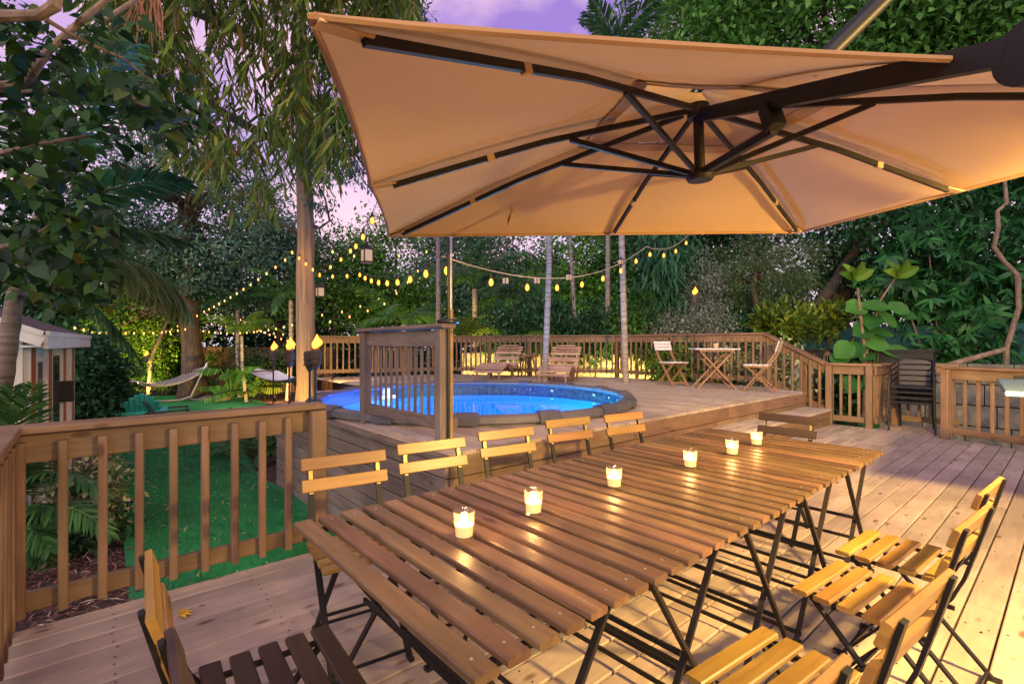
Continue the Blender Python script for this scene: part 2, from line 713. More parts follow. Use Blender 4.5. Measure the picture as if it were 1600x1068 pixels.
def boxgeo(size, ch=0.0):
    a, b, c = (q / 2 for q in size)
    if ch <= 0:
        vs = [(x, y, z) for x in (-a, a) for y in (-b, b) for z in (-c, c)]
        return vs, [(0, 1, 3, 2), (4, 6, 7, 5), (0, 4, 5, 1), (2, 3, 7, 6), (0, 2, 6, 4), (1, 5, 7, 3)]
    # chamfer the four long edges (along X)
    pr = [(-b + ch, -c), (b - ch, -c), (b, -c + ch), (b, c - ch), (b - ch, c), (-b + ch, c), (-b, c - ch), (-b, -c + ch)]
    vs = [(-a, *p) for p in pr] + [(a, *p) for p in pr]
    fs = [tuple(reversed(range(8))), tuple(range(8, 16))]
    fs = [(7, 6, 5, 4, 3, 2, 1, 0), (8, 9, 10, 11, 12, 13, 14, 15)] + [(i, (i + 1) % 8, 8 + (i + 1) % 8, 8 + i) for i in range(8)]
    return vs, fs


_beam = {}


def beam(name, p0, p1, w_, h_, mat, parent=None, up=(0, 0, 1), ch=.004):
    """One timber from p0 to p1: its own object, length along local X, mesh shared between equal sizes."""
    p0, p1 = Vector(p0), Vector(p1)
    ln = (p1 - p0).length
    key = (round(ln, 3), round(w_, 4), round(h_, 4), mat, ch, name)
    me = _beam.get(key)
    if me is None:
        b = MB()
        b.box((0, 0, 0), (ln, w_, h_), None, ch)
        me = _beam[key] = b.mesh(name, mat)
    W = Matrix.Translation((p0 + p1) / 2) @ axes(p1 - p0, up).to_4x4()
    return link(bpy.data.objects.new(name, me), parent, W)


def rod(name, pts, r, mat, parent=None, n=8, W=Matrix(), smooth=True, cap=True):
    b = MB()
    b.tube(pts, r, n, cap)
    return b.build(name, mat, parent, W, smooth)


def point_light(name, loc, energy, color, r=.05, parent=None):
    l = bpy.data.lights.new(name, 'POINT')
    l.energy = energy
    l.color = color
    l.shadow_soft_size = r
    return link(bpy.data.objects.new(name, l), parent, Matrix.Translation(Vector(loc)))


def spot_light(name, loc, target, energy, color, angle=70, blend=.6, r=.05, parent=None):
    l = bpy.data.lights.new(name, 'SPOT')
    l.energy = energy
    l.color = color
    l.spot_size = R(angle)
    l.spot_blend = blend
    l.shadow_soft_size = r
    q = (Vector(target) - Vector(loc)).to_track_quat('-Z', 'Y')
    return link(bpy.data.objects.new(name, l), parent, Matrix.Translation(Vector(loc)) @ q.to_matrix().to_4x4())


# ---- leaves
TEMPL = {
    'dia': ([(0, 0, 0), (.45, -.5, .07), (1, 0, 0), (.45, .5, .07)], [(0, 1, 2), (0, 2, 3)]),
    'oval': ([(0, 0, 0), (.28, -.46, .06), (.7, -.38, .04), (1, 0, -.1), (.7, .38, .04), (.28, .46, .06), (.5, 0, 0)],
             [(0, 1, 6), (1, 2, 6), (2, 3, 6), (3, 4, 6), (4, 5, 6), (5, 0, 6)]),
    'lance': ([(0, 0, 0), (.3, -.5, .02), (.3, .5, .02), (.68, -.4, -.05), (.68, .4, -.05), (1, 0, -.16)],
              [(0, 1, 2), (1, 3, 4), (1, 4, 2), (3, 5, 4)]),
    'heart': ([(0, 0, 0), (-.08, -.28, .03), (.12, -.5, .08), (.5, -.42, .05), (1, 0, -.14), (.5, .42, .05), (.12, .5, .08), (-.08, .28, .03), (.45, 0, -.01)],
              [(0, 1, 8), (1, 2, 8), (2, 3, 8), (3, 4, 8), (4, 5, 8), (5, 6, 8), (6, 7, 8), (7, 0, 8)]),
}


def leafmesh(name, P, A, U, Ln, Wd, mat, tmpl='dia'):
    n = len(P)
    A = A / np.maximum(np.linalg.norm(A, axis=1, keepdims=True), 1e-6)
    S = np.cross(U, A)
    S = S / np.maximum(np.linalg.norm(S, axis=1, keepdims=True), 1e-6)
    U2 = np.cross(A, S)
    tv, tf = TEMPL[tmpl]
    tv = np.array(tv, float)
    tf = np.array(tf, int)
    k = len(tv)
    V = (P[:, None, :] + A[:, None, :] * (tv[None, :, 0:1] * Ln[:, None, None])
         + S[:, None, :] * (tv[None, :, 1:2] * Wd[:, None, None])
         + U2[:, None, :] * (tv[None, :, 2:3] * Ln[:, None, None])).reshape(-1, 3)
    Fc = (tf[None] + (np.arange(n) * k)[:, None, None]).reshape(-1, 3)
    me = bpy.data.meshes.new(name)
    me.vertices.add(len(V))
    me.vertices.foreach_set('co', V.astype(np.float32).ravel())
    me.loops.add(len(Fc) * 3)
    me.loops.foreach_set('vertex_index', Fc.astype(np.int32).ravel())
    me.polygons.add(len(Fc))
    me.polygons.foreach_set('loop_start', np.arange(0, len(Fc) * 3, 3, dtype=np.int32))
    me.materials.append(M[mat])
    if tmpl != 'dia':
        me.polygons.foreach_set('use_smooth', np.ones(len(Fc), dtype=bool))
    me.update(calc_edges=True)
    return me


def unit(n):
    v = rng.normal(size=(n, 3))
    return v / np.linalg.norm(v, axis=1, keepdims=True)


def crown_pts(center, rad, nclump, per, cr, droop=.25, fill=.45, up=.0):
    """Leaf positions and axes of an uneven crown: clumps thrown through a lumpy ellipsoid."""
    center = np.array(center, float)
    rad = np.array(rad, float)
    d = unit(nclump)
    lump = unit(5)
    amp = 1 + .22 * sum(np.maximum(0, d @ q) ** 3 for q in lump) - .15 * sum(np.maximum(0, d @ q) ** 2 for q in unit(3))
    r = (fill + (1 - fill) * rng.random(nclump) ** .6) * amp
    cc = center + d * r[:, None] * rad
    sz = cr * (.6 + .8 * rng.random(nclump))
    P = np.repeat(cc, per, axis=0) + rng.normal(size=(nclump * per, 3)) * np.repeat(sz, per)[:, None] * np.array([1, 1, .7])
    out = np.repeat(d, per, axis=0)
    A = out * .7 + unit(len(P)) * .9 + np.array([0, 0, -droop + up])
    U = np.array([0, 0, 1.0]) + unit(len(P)) * .7
    return P, A, U, cc


def trunk_mb(pts, r0, r1, n=10, wob=.0):
    b = MB()
    k = len(pts)
    # subdivide for a soft bend
    P = []
    Rr = []
    for i in range(k - 1):
        for s in range(4):
            t = s / 4
            p = Vector(pts[i]).lerp(Vector(pts[i + 1]), t)
            P.append(p + Vector((random.uniform(-wob, wob), random.uniform(-wob, wob), 0)))
            u = (i + t) / (k - 1)
            Rr.append(r0 + (r1 - r0) * u + (r0 * .45 * max(0, .12 - u) / .12))
    P.append(Vector(pts[-1]))
    Rr.append(r1)
    b.tube(P, Rr, n)
    return b


def tree(name, base, center, rad, label, cat='tree', group=None, leaf='leaf_mid', bark_='bark_dark', tr=.15, nclump=160, per=55,
         L0=.16, W0=.07, tmpl='dia', cr=.32, droop=.25, fill=.45, limbs=7, trunk_pts=None, show_trunk=True):
    root = thing(name, base, label, cat, group)
    base = Vector(base)
    cen = Vector(center)
    P, A, U, cc = crown_pts(center, rad, nclump, per, cr, droop, fill)
    Ln = L0 * (.65 + .7 * rng.random(len(P)))
    Wd = W0 * (.7 + .6 * rng.random(len(P)))
    Bm = Matrix.Translation(base)
    b = np.array(base)
    if show_trunk:
        tp = trunk_pts or [base, base.lerp(cen, .45) + Vector((random.uniform(-.2, .2), random.uniform(-.2, .2), 0)), cen]
        tb = trunk_mb([Vector(p) - base for p in tp], tr, tr * .4, 10, tr * .12)
        for q in range(limbs):
            c = Vector(cc[rng.integers(len(cc))])
            s = Vector(tp[-1]).lerp(Vector(tp[-2]), random.uniform(.1, .8))
            m = s.lerp(c, .5) + Vector((0, 0, random.uniform(0, .25)))
            tb.tube([s - base, m - base, c - base], [tr * .38, tr * .24, tr * .08], 6)
        tb.build('trunk', bark_, root, Bm, True)
    me = leafmesh('crown', P - b, A, U, Ln, Wd, leaf, tmpl)
    link(bpy.data.objects.new('crown', me), root, Bm)
    return root


def shrub(name, base, center, rad, label, cat='shrub', group=None, **k):
    k.setdefault('tr', .03)
    k.setdefault('limbs', 6)
    k.setdefault('nclump', 60)
    k.setdefault('per', 40)
    return tree(name, base, center, rad, label, cat, group, **k)


def frond_geo(p, d, length, droop, nl=34, lw=.035, ll=.45, twist=0.0, hang=.35, tip=.25):
    """Rachis points and leaflet arrays of one palm frond starting at p along d."""
    p = np.array(p, float)
    d = np.array(d, float)
    d /= np.linalg.norm(d)
    k = 12
    pts = [p]
    cur = d.copy()
    for i in range(k):
        cur = cur + np.array([0, 0, -droop / k * (1 + i / k)])
        cur /= np.linalg.norm(cur)
        pts.append(pts[-1] + cur * length / k)
    pts = np.array(pts)
    ts = np.linspace(.16, 1.0, nl)
    P, A, U, Ls = [], [], [], []
    for t in ts:
        x = t * k
        i = min(int(x), k - 1)
        q = pts[i] + (pts[i + 1] - pts[i]) * (x - i)
        tg = pts[i + 1] - pts[i]
        tg /= np.linalg.norm(tg)
        sd_ = np.cross(tg, [0, 0, 1.0])
        sd_ /= max(np.linalg.norm(sd_), 1e-6)
        upv = np.cross(sd_, tg)
        sd2 = sd_ * math.cos(twist) + upv * math.sin(twist)
        up2 = -sd_ * math.sin(twist) + upv * math.cos(twist)
        for s in (-1, 1):
            a = sd2 * s * (1 - .35 * t) + tg * (.45 + .6 * t) + np.array([0, 0, -hang]) + rng.normal(size=3) * .06 + up2 * .15
            P.append(q)
            A.append(a)
            U.append(up2 + rng.normal(size=3) * .15)
            Ls.append(ll * (math.sin(PI * (.12 + .8 * t)) ** .7 * (1 - tip * t)) * (.9 + .2 * rng.random()))
    return pts, np.array(P), np.array(A), np.array(U), np.array(Ls), np.full(len(P), lw)


def add_frond(root, base, p, d, length, droop, leaf='leaf_palm', nl=34, lw=.035, ll=.45, twist=0.0, hang=.35, rr=.014, name='frond'):
    base = Vector(base)
    pts, P, A, U, Ls, Wd = frond_geo(p, d, length, droop, nl, lw, ll, twist, hang)
    b = np.array(base)
    me = leafmesh(name, P - b, A, U, Ls, Wd, leaf, 'lance')
    o = link(bpy.data.objects.new(name, me), root, Matrix.Translation(base))
    rb = MB()
    rb.tube([Vector(q) - base for q in pts], [rr * (1 - .8 * i / (len(pts) - 1)) for i in range(len(pts))], 5)
    rb.build('rachis', 'leaf_lime' if leaf == 'leaf_lit_palm' else 'leaf_palm', o, Matrix.Translation(base))
    return o


def palm(name, base, top, label, group=None, tr=.07, n=12, length=1.8, leaf='leaf_palm', droop=1.0, ll=.5, nl=34, lw=.035, dirs=None, shaft=False, upmin=.1, upmax=1.2, bark_='bark_palm', cat='palm tree'):
    base, top = Vector(base), Vector(top)
    root = thing(name, base, label, cat, group)
    if (top - base).length > .3:
        mid = base.lerp(top, .5) + Vector((random.uniform(-.06, .06), random.uniform(-.06, .06), 0))
        tb = MB()
        k = max(8, int((top - base).length / .16))
        P, Rr = [], []
        for i in range(k + 1):
            t = i / k
            q = base.lerp(mid, t * 2) if t < .5 else mid.lerp(top, t * 2 - 1)
            for e in (-.012, .012):
                P.append(q - base + Vector((0, 0, e)))
                Rr.append(tr * (1.08 - .2 * t) * (1.07 if e > 0 else .97))
        tb.tube(P, Rr, 10)
        tb.build('trunk', bark_, root, Matrix.Translation(base), True)
    if shaft:
        rod('crown_shaft', [top, top + Vector((0, 0, .6))], [tr * 1.0, tr * .6], 'leaf_mid', root, 10)
    for i in range(n):
        if dirs:
            d = dirs[i % len(dirs)]
        else:
            g = 2 * PI * (i * .381966 + random.uniform(-.05, .05))
            d = (math.cos(g), math.sin(g), random.uniform(upmin, upmax))
        add_frond(root, base, top + Vector((0, 0, .05)), d, length * random.uniform(.8, 1.1), droop * random.uniform(.7, 1.3), leaf, nl, lw, ll,
                  random.uniform(-.5, .5))
    return root


# =================================================================== SETTING
LAWN = -.58
U = .50                                     # upper deck level


def sheet(name, pts, z, mat, kind='structure', label=None, cut=None):
    b = MB()
    b.add([(x, y, z) for x, y in pts], [tuple(range(len(pts)))])
    o = b.build(name, mat)
    return tag(o, label, None, None, kind)


sheet('ground', [(-90, -60), (110, -60), (110, 120), (-90, 120)], LAWN - .03, 'soil')


def lawn():
    # far edge wavy, near edge under the deck
    L_ = [(.2, 2.6), (.24, 4.4), (.3, 7.0), (.36, 11.4), (.2, 14.5), (-.2, 17), (.2, 20.5), (1.4, 22.0), (3.2, 21.2), (4.3, 18.6),
          (4.2, 16.2), (3.4, 14.0), (2.6, 12.2), (2.2, 10.6), (2.05, 9.0), (1.9, 7.6), (2.0, 6.2), (2.0, 2.6)]
    b = MB()
    # densify and soften
    P = []
    n = len(L_)
    for i in range(n):
        p0, p1, p2, p3 = (Vector(L_[(i + k) % n]) for k in (-1, 0, 1, 2))
        for s in range(5):
            t = s / 5
            P.append(.5 * ((2 * p1) + (p2 - p0) * t + (2 * p0 - 5 * p1 + 4 * p2 - p3) * t * t + (3 * p1 - p0 - 3 * p2 + p3) * t ** 3))
    k = len(P)
    b.add([(p.x, p.y, LAWN) for p in P] + [(p.x, p.y, LAWN - .05) for p in P],
          [tuple(range(k))] + [(i, k + i, k + (i + 1) % k, (i + 1) % k) for i in range(k)])
    tag(b.build('lawn', 'turf'), kind='structure')


lawn()


def turf_blades():
    n = 26000
    y = 2.7 + rng.random(n) ** 1.4 * 9.0
    x = .36 + rng.random(n) * 1.5
    P = np.c_[x, y, np.full(n, LAWN)]
    A = unit(n) * .55 + np.array([0, 0, 1.0])
    me = leafmesh('turf_blades', P, A, unit(n), .035 * (.6 + .8 * rng.random(n)), np.full(n, .006), 'turf', 'dia')
    tag(link(bpy.data.objects.new('turf_blades', me)), kind='stuff')


turf_blades()


def litter(name, n, xr, yr, z, mat, L0, W0, kind='stuff'):
    P = np.c_[xr[0] + rng.random(n) * (xr[1] - xr[0]), yr[0] + rng.random(n) * (yr[1] - yr[0]), z + rng.random(n) * .02]
    A = unit(n) * np.array([1, 1, .25])
    me = leafmesh(name, P, A, np.array([0, 0, 1.0]) + unit(n) * .5, L0 * (.5 + rng.random(n)), W0 * (.5 + rng.random(n)), mat, 'dia')
    return tag(link(bpy.data.objects.new(name, me)), kind=kind)


litter('mulch_chips', 9000, (-1.2, .28), (3.2, 9), LAWN - .015, 'mulch', .07, .016)
litter('pale_twigs', 900, (-1.2, .28), (3.2, 9), LAWN + .0, 'jute', .09, .008)
litter('bed_chips', 3500, (1.2, 2.6), (7.5, 12.5), LAWN - .02, 'mulch', .06, .016)
litter('lawn_litter', 320, (.4, 1.9), (3.3, 12), LAWN + .012, 'jute', .06, .012)

# ---- lower deck: boards along X
LX0, LX1 = -.31, 9.3


def right_edge(y):
    # the right-hand fence line of the lower deck
    if y > 2.1:
        return 9.25
    if y > 1.2:
        return 9.98
    return 9.05 - (1.2 - y) * .39


deck = thing('lower_deck', (2, 0, 0))
tag(deck, kind='structure')
pitch = .1405
nb = int((3.20 + 3.0) / pitch)
for i in range(nb):
    y1 = 3.195 - i * pitch
    yc = y1 - .068
    x0, x1 = LX0 + random.uniform(-.004, .004), right_edge(yc)
    if yc > 3.09:
        x1 = 2.02
    cuts = [x0]
    j = x0 + (1.15 if i in (5, 6, 7) else random.uniform(2.6, 4.4))
    while j < x1 - .8:
        cuts.append(j)
        j += random.uniform(3.2, 4.8)
    cuts.append(x1)
    for a, b_ in zip(cuts[:-1], cuts[1:]):
        beam('board', (a + .002, yc, -.018 + random.uniform(-.0015, .0015)), (b_ - .002, yc, -.018), .1315, .036, 'deck_board', deck, ch=.005)


def deck_screws():
    b = MB()
    for i in range(0, 26):
        yc = 3.195 - i * pitch - .068
        for x in np.arange(.1, 8.8, .61):
            for s in (-.04, .04):
                xx = x + random.uniform(-.012, .012)
                if yc > 3.0 and xx > 2.0:
                    continue
                b.lathe([(.0045, 0), (.0045, .0008)], (xx, yc + s, .0012), 6)
    tag(b.build('deck_screw', 'brown_steel', deck), kind='stuff')


deck_screws()
# rim joist and a dark sheet added in place of the shade below the deck
beam('rim_joist', (LX0, 3.16, -.14), (2.0, 3.16, -.14), .04, .20, 'weathered_rail', deck)
beam('rim_joist', (LX0 + .02, 3.14, -.14), (LX0 + .02, -3.0, -.14), .04, .20, 'weathered_rail', deck)
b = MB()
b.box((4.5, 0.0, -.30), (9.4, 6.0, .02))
b.build('under_deck_shade_sheet', 'soil', deck)

# ---- upper deck: boards along Y, around the pool, up to the fence line
PC, PR = Vector((4.2, 5.65)), 2.2
FENCE = [(9.2, 2.74), (9.62, 3.86), (9.66, 7.35), (7.35, 11.0), (4.15, 11.95)]


def back_y(x):
    if x > 9.62:
        return 7.35
    if x > 7.35:
        t = (9.66 - x) / (9.66 - 7.35)
        return 7.35 + t * (11.0 - 7.35)
    t = (7.35 - x) / (7.35 - 4.15)
    return 11.0 + t * .95


up = thing('upper_deck', (5, 6, U))
tag(up, kind='structure')
x = 2.02
while x < 9.72:
    xc = x + .068
    yt = back_y(xc) + .05
    if xc < 3.0:
        yt = 7.2
    elif xc < 4.15:
        yt = min(yt, 8.6)
    y0 = 3.065 if xc < 9.2 else 3.065 + (xc - 9.2) * 1.9
    dx = xc - PC.x
    segs = [(y0, yt)]
    if abs(dx) < PR - .02:
        h_ = math.sqrt((PR - .05) ** 2 - dx * dx)
        segs = [(y0, PC.y - h_), (PC.y + h_, yt)]
    for a, b_ in segs:
        if b_ - a < .05:
            continue
        if b_ - a > 4.6:
            m_ = a + random.uniform(2.0, 2.6)
            parts = [(a, m_), (m_, b_)]
        else:
            parts = [(a, b_)]
        for q0, q1 in parts:
            beam('board', (xc, q0 + .002, U - .018), (xc, q1 - .002, U - .018 + random.uniform(-.001, .001)), .133, .036, 'deck_board', up, ch=.005)
    x += pitch
# trim boards along the two free edges
beam('edge_trim', (1.975, 3.03, U - .02), (1.975, 7.2, U - .02), .088, .04, 'weathered_rail', up, ch=.006)
# front fascia (three rows) and left siding (eight rows)
for k, (z0, z1) in enumerate([(.325, .472), (.155, .318), (.0, .148)]):
    xs = [2.02, 4.3 + k * .6, 6.4 - k * .3, 9.16]
    for a, b_ in zip(xs[:-1], xs[1:]):
        beam('fascia_board', (a + .002, 3.045, (z0 + z1) / 2), (b_ - .002, 3.045, (z0 + z1) / 2), .034, z1 - z0, 'deck_rail', up, ch=.005)
for k in range(8):
    z1 = .47 - k * .143
    a = 3.03
    ends = [3.03, 5.35, 7.2] if k % 2 else [3.03, 4.4, 6.3, 7.2]
    for q0, q1 in zip(ends[:-1], ends[1:]):
        beam('siding_board', (1.995, q0 + .001, z1 - .068), (1.995, q1 - .001, z1 - .068), .034, .134, 'siding', up, ch=.006)
b = MB()
b.box((2.06, 5.1, -.05), (.05, 4.1, 1.0))
b.box((5.6, 3.25, .2), (7.0, .2, .4))
b.build('framing', 'soil', up)

# ---- the step up to the pool deck
st = thing('deck_step', (7, 2.9, 0))
tag(st, kind='structure')
for k, yy in enumerate((2.72, 2.86, 3.0)):
    beam('tread_board', (4.85, yy - .018, .243), (9.13, yy - .018, .243), .134, .034, 'deck_board', st)
for z0, z1 in ((.004, .108), (.114, .222)):
    beam('riser_board', (4.87, 2.665, (z0 + z1) / 2), (9.12, 2.665, (z0 + z1) / 2), .03, z1 - z0, 'deck_rail', st)
beam('riser_board', (4.865, 2.685, .112), (4.865, 3.02, .112), .03, .215, 'deck_rail', st)


# ---- railings
def railing(name, p0, p1, z0, z1, label, group, posts=(0, 1), side=1, n=None, mat='deck_rail', zb=None, z0b=None, z1b=None, cap=.14, over=(.0, .0), gap=.05, post_off=.0):
    """Deck fence: cap, top rail, bottom rail, posts, and each baluster a part. side: +1 = balusters on the left of p0->p1."""
    p0, p1 = Vector((*p0, 0)), Vector((*p1, 0))
    d = (p1 - p0).normalized()
    nrm = Vector((-d.y, d.x, 0)) * side
    ln = (p1 - p0).length
    z0b = z0 if z0b is None else z0b
    z1b = z1 if z1b is None else z1b
    zz0 = lambda t: z0 + (z0b - z0) * t
    zz1 = lambda t: z1 + (z1b - z1) * t
    root = thing(name, (p0 + p1) / 2 + Vector((0, 0, min(z0, z0b))), label, 'railing', group)
    Z = lambda v: Vector((0, 0, v))
    e0, e1 = p0 - d * over[0], p1 + d * over[1]
    beam('cap_rail', e0 + Z(z1 - .018), e1 + Z(z1b - .018), cap, .036, mat, root, ch=.006)
    beam('top_rail', p0 + Z(z1 - .107), p1 + Z(z1b - .107), .036, .138, mat, root, ch=.004)
    beam('bottom_rail', p0 + Z(z0 + gap + .045), p1 + Z(z0b + gap + .045), .036, .09, mat, root, ch=.004)
    n = n or int(round(ln / .137))
    for i in range(n):
        t = (i + .5) / n
        c = p0 + d * (ln * t) + nrm * .038
        jit = random.uniform(-.003, .003)
        beam('baluster', c + Z(zz0(t) + gap - .012 + jit), c + Z(zz1(t) - .075 + jit), .038, .038, mat, root, up=d, ch=.005)
    for t in posts:
        c = p0 + d * (ln * t) - nrm * (.064 + post_off)
        beam('post', c + Z(zz0(t) - .12), c + Z(zz1(t) - .04), .09, .09, mat, root, up=d, ch=.006)
    return root


railing('deck_railing', (-.30, 3.235), (1.165, 3.235), .005, .935, 'brown slatted deck railing above the green lawn at left', 'railings around the decks', posts=(0, .965), side=-1, n=10, over=(.04, .0), gap=.06, post_off=-.128)
railing('deck_railing', (-.29, -1.2), (-.29, 3.15), .005, .935, 'short end of deck railing running back along the left frame edge', 'railings around the decks', posts=(0, .5), side=-1, over=(0, .02), gap=.06)
railing('deck_railing', (9.2, 2.72), (9.24, 2.12), .0, 1.0, 'short low railing between the step and the stacked black chairs', 'railings around the decks', posts=(.06, .95), side=1, n=5, gap=.07)
railing('deck_railing', (9.25, 2.08), (9.98, 2.04), .0, 1.0, 'stub of railing running back beside the stacked chairs', 'railings around the decks', posts=(.98,), side=1, n=5, gap=.07)
railing('deck_railing', (10.0, 2.03), (10.0, 1.2), .0, 1.0, 'recessed railing directly behind the stacked black chairs', 'railings around the decks', posts=(), side=1, n=6, gap=.07)
railing('deck_railing', (9.06, 1.25), (8.36, -.55), .0, 1.0, 'right hand railing beyond the steel grill shelf', 'railings around the decks', posts=(.03, .5, .98), side=1, n=13, gap=.07)
railing('sloping_railing', FENCE[0], FENCE[1], .10, 1.0, 'sloping railing that climbs beside the step to the pool deck', 'railings around the decks', posts=(.35, .98), side=1, n=7, z0b=U + .02, z1b=U + 1.01, gap=.08)
railing('pool_railing', FENCE[1], FENCE[2], U, U + 1.02, 'long pool deck railing behind the small bistro table', 'railings around the decks', posts=(.0, .32, .66, 1), side=1, gap=.1)
railing('pool_railing', FENCE[2], FENCE[3], U, U + 1.02, 'slanting pool deck railing behind the two wavy loungers', 'railings around the decks', posts=(.25, .5, .75, 1), side=1, gap=.1)
railing('pool_railing', FENCE[3], FENCE[4], U, U + 1.0, 'lamp lit pool deck railing beside the tall bare trunk', 'railings around the decks', posts=(.35, .68, 1), side=1, gap=.1)

# slatted screen at the pool deck corner
scr = thing('slatted_screen', (2.2, 4.15, U), 'free standing weathered slatted screen at the pool deck corner', 'screen')
beam('post', (2.19, 4.84, U), (2.19, 4.84, 1.435), .09, .09, 'weathered_rail', scr, up=(1, 0, 0), ch=.006)
beam('post', (2.23, 3.46, U - .25), (2.23, 3.46, 1.435), .09, .09, 'weathered_rail', scr, up=(1, 0, 0), ch=.006)
beam('cap_rail', (2.19, 4.92, 1.452), (2.23, 3.36, 1.462), .14, .034, 'weathered_rail', scr, ch=.006)
beam('top_rail', (2.20, 4.79, 1.36), (2.225, 3.51, 1.36), .036, .138, 'weathered_rail', scr)
beam('bottom_rail', (2.20, 4.79, .655), (2.225, 3.51, .655), .036, .10, 'weathered_rail', scr)
for i in range(11):
    t = (i + .6) / 11.2
    yy = 4.79 + (3.51 - 4.79) * t
    beam('slat', (2.245, yy, .66), (2.245, yy, 1.36), .018, .034, 'weathered_rail', scr, up=(0, 1, 0), ch=.003)
beam('bracket', (2.33, 3.43, .60), (2.33, 3.43, .70), .04, .05, 'weathered_rail', scr, up=(1, 0, 0))

# tall light pole strapped to the screen post
lp = thing('light_pole', (2.285, 3.43, U), 'tall slim pole for string lights strapped to the slatted screen post', 'pole')
rod('bamboo_shaft', [(2.292, 3.425, U - .02), (2.29, 3.425, 1.60)], .024, 'pole_wood', lp, 12)
rod('steel_shaft', [(2.29, 3.425, 1.60), (2.29, 3.425, 3.2)], .017, 'hammock_steel', lp, 10)
rod('dark_conduit', [(2.25, 3.395, U), (2.25, 3.395, 2.2)], .012, 'black_paint', lp, 8)
b = MB()
b.tube([Vector((2.27 + .075 * math.cos(g), 3.43 + .075 * math.sin(g), 1.50)) for g in np.linspace(0, 2 * PI, 18)[:-1]], .02, 8, closed=True)
b.build('strap', 'black_paint', lp, Matrix(), True)


# =================================================================== POOL
def pool():
    c3 = Vector((PC.x, PC.y, 0))
    root = thing('round_pool', (PC.x, PC.y, LAWN), 'round above ground pool glowing blue with a segmented grey rim', 'pool')
    W = Matrix.Translation(c3)
    n = 96
    b = MB()
    zb, zt = LAWN + .02, .56
    ro, ri = PR - .06, PR - .10
    for rr, z in ((ro, zb), (ro, zt), (ri, zt), (ri, zb)):
        for j in range(n):
            g = 2 * PI * j / n
            b.v.append((rr * math.cos(g), rr * math.sin(g), z))
    for k in range(3):
        for j in range(n):
            j2 = (j + 1) % n
            if k < 1:
                b.f.append((k * n + j, k * n + j2, (k + 1) * n + j2, (k + 1) * n + j))
    b.build('outer_wall', 'pool_steel', root, W, True)
    b = MB()
    b.v = [(ri * math.cos(2 * PI * j / n), ri * math.sin(2 * PI * j / n), z) for z in (zt, zb) for j in range(n)]
    b.f = [(j, (j + 1) % n, n + (j + 1) % n, n + j) for j in range(n)] + [tuple(n + j for j in range(n))]
    b.build('liner', 'pool_liner', root, W, True)
    # water
    b = MB()
    rings = 6
    b.v = [(0, 0, .41)]
    rw = ri - .002
    b.v += [(rw * math.cos(2 * PI * j / n), rw * math.sin(2 * PI * j / n), .41) for j in range(n)]
    b.f = [(0, 1 + j, 1 + (j + 1) % n) for j in range(n)]
    b.build('water', 'pool_water', root, W)
    # rim: sixteen ledges with caps over the joints
    ns = 16
    r0, r1 = PR - .15, PR + .01
    for s in range(ns):
        a0 = 2 * PI * s / ns + R(6)
        a1 = a0 + 2 * PI / ns
        b = MB()
        m = 6
        prof = [(r0, .575), (r0 + .012, .600), (r1 - .03, .612), (r1, .592), (r1 + .005, .53), (r1 - .02, .522), (r0 + .03, .545)]
        for i in range(m + 1):
            g = a0 + (a1 - a0) * i / m
            for rr, z in prof:
                b.v.append((rr * math.cos(g), rr * math.sin(g), z))
        k = len(prof)
        for i in range(m):
            for j in range(k):
                b.f.append((i * k + j, (i + 1) * k + j, (i + 1) * k + (j + 1) % k, i * k + (j + 1) % k))
        b.f.append(tuple(range(k)))
        b.f.append(tuple(m * k + j for j in reversed(range(k))))
        b.build('rim_ledge', 'pool_rim', root, W)
        g = a0
        b = MB()
        w0, w1 = .10, .15
        mt = Matrix.Rotation(g, 3, 'Z')
        pr = [(r0 - .012, -.085, .60), (r0 - .012, .085, .60), (r0 + .03, .10, .628), (r0 + .03, -.10, .628),
              (r1 - .02, .125, .632), (r1 - .02, -.125, .632), (r1 + .022, .125, .595), (r1 + .022, -.125, .595), (r1 + .024, .115, .515), (r1 + .024, -.115, .515),
              (r0 - .012, -.085, .57), (r0 - .012, .085, .57)]
        vs = [mt @ Vector(p) for p in pr]
        b.add(vs, [(1, 0, 3, 2), (2, 3, 5, 4), (4, 5, 7, 6), (6, 7, 9, 8), (0, 1, 11, 10), (1, 2, 4, 6, 8, 11), (0, 10, 9, 7, 5, 3)])
        b.build('rim_cap', 'pool_cap', root, W)
    # waterfall lamp on the far left wall, skimmer mouth, ladder rails
    g = math.atan2(at(533, 600, 9.2).y - PC.y, at(533, 600, 9.2).x - PC.x)
    d = Vector((math.cos(g), math.sin(g), 0))
    p = c3 + d * (ri - .03)
    mt = Matrix((d, Vector((-d.y, d.x, 0)), Vector((0, 0, 1)))).transposed()
    b = MB()
    b.box(p + Vector((0, 0, .50)), (.04, .13, .12), mt, .01)
    fl = b.build('light_fitting', 'white_plastic', root)
    b = MB()
    b.box(p - d * .05 + Vector((0, 0, .425)), (.07, .26, .016), mt, .005)
    b.build('lamp', 'pool_lamp', fl)
    point_light('pool_lamp_light', p - d * .25 + Vector((0, 0, .30)), 26, (.25, .35, 1.0), .08, fl)
    point_light('pool_light', c3 + Vector((1.0, -.5, .05)), 200, (.22, .80, 1.0), .25, root)
    point_light('pool_light', c3 + Vector((-1.3, .9, -.05)), 210, (.10, .12, 1.0), .25, root)


pool()


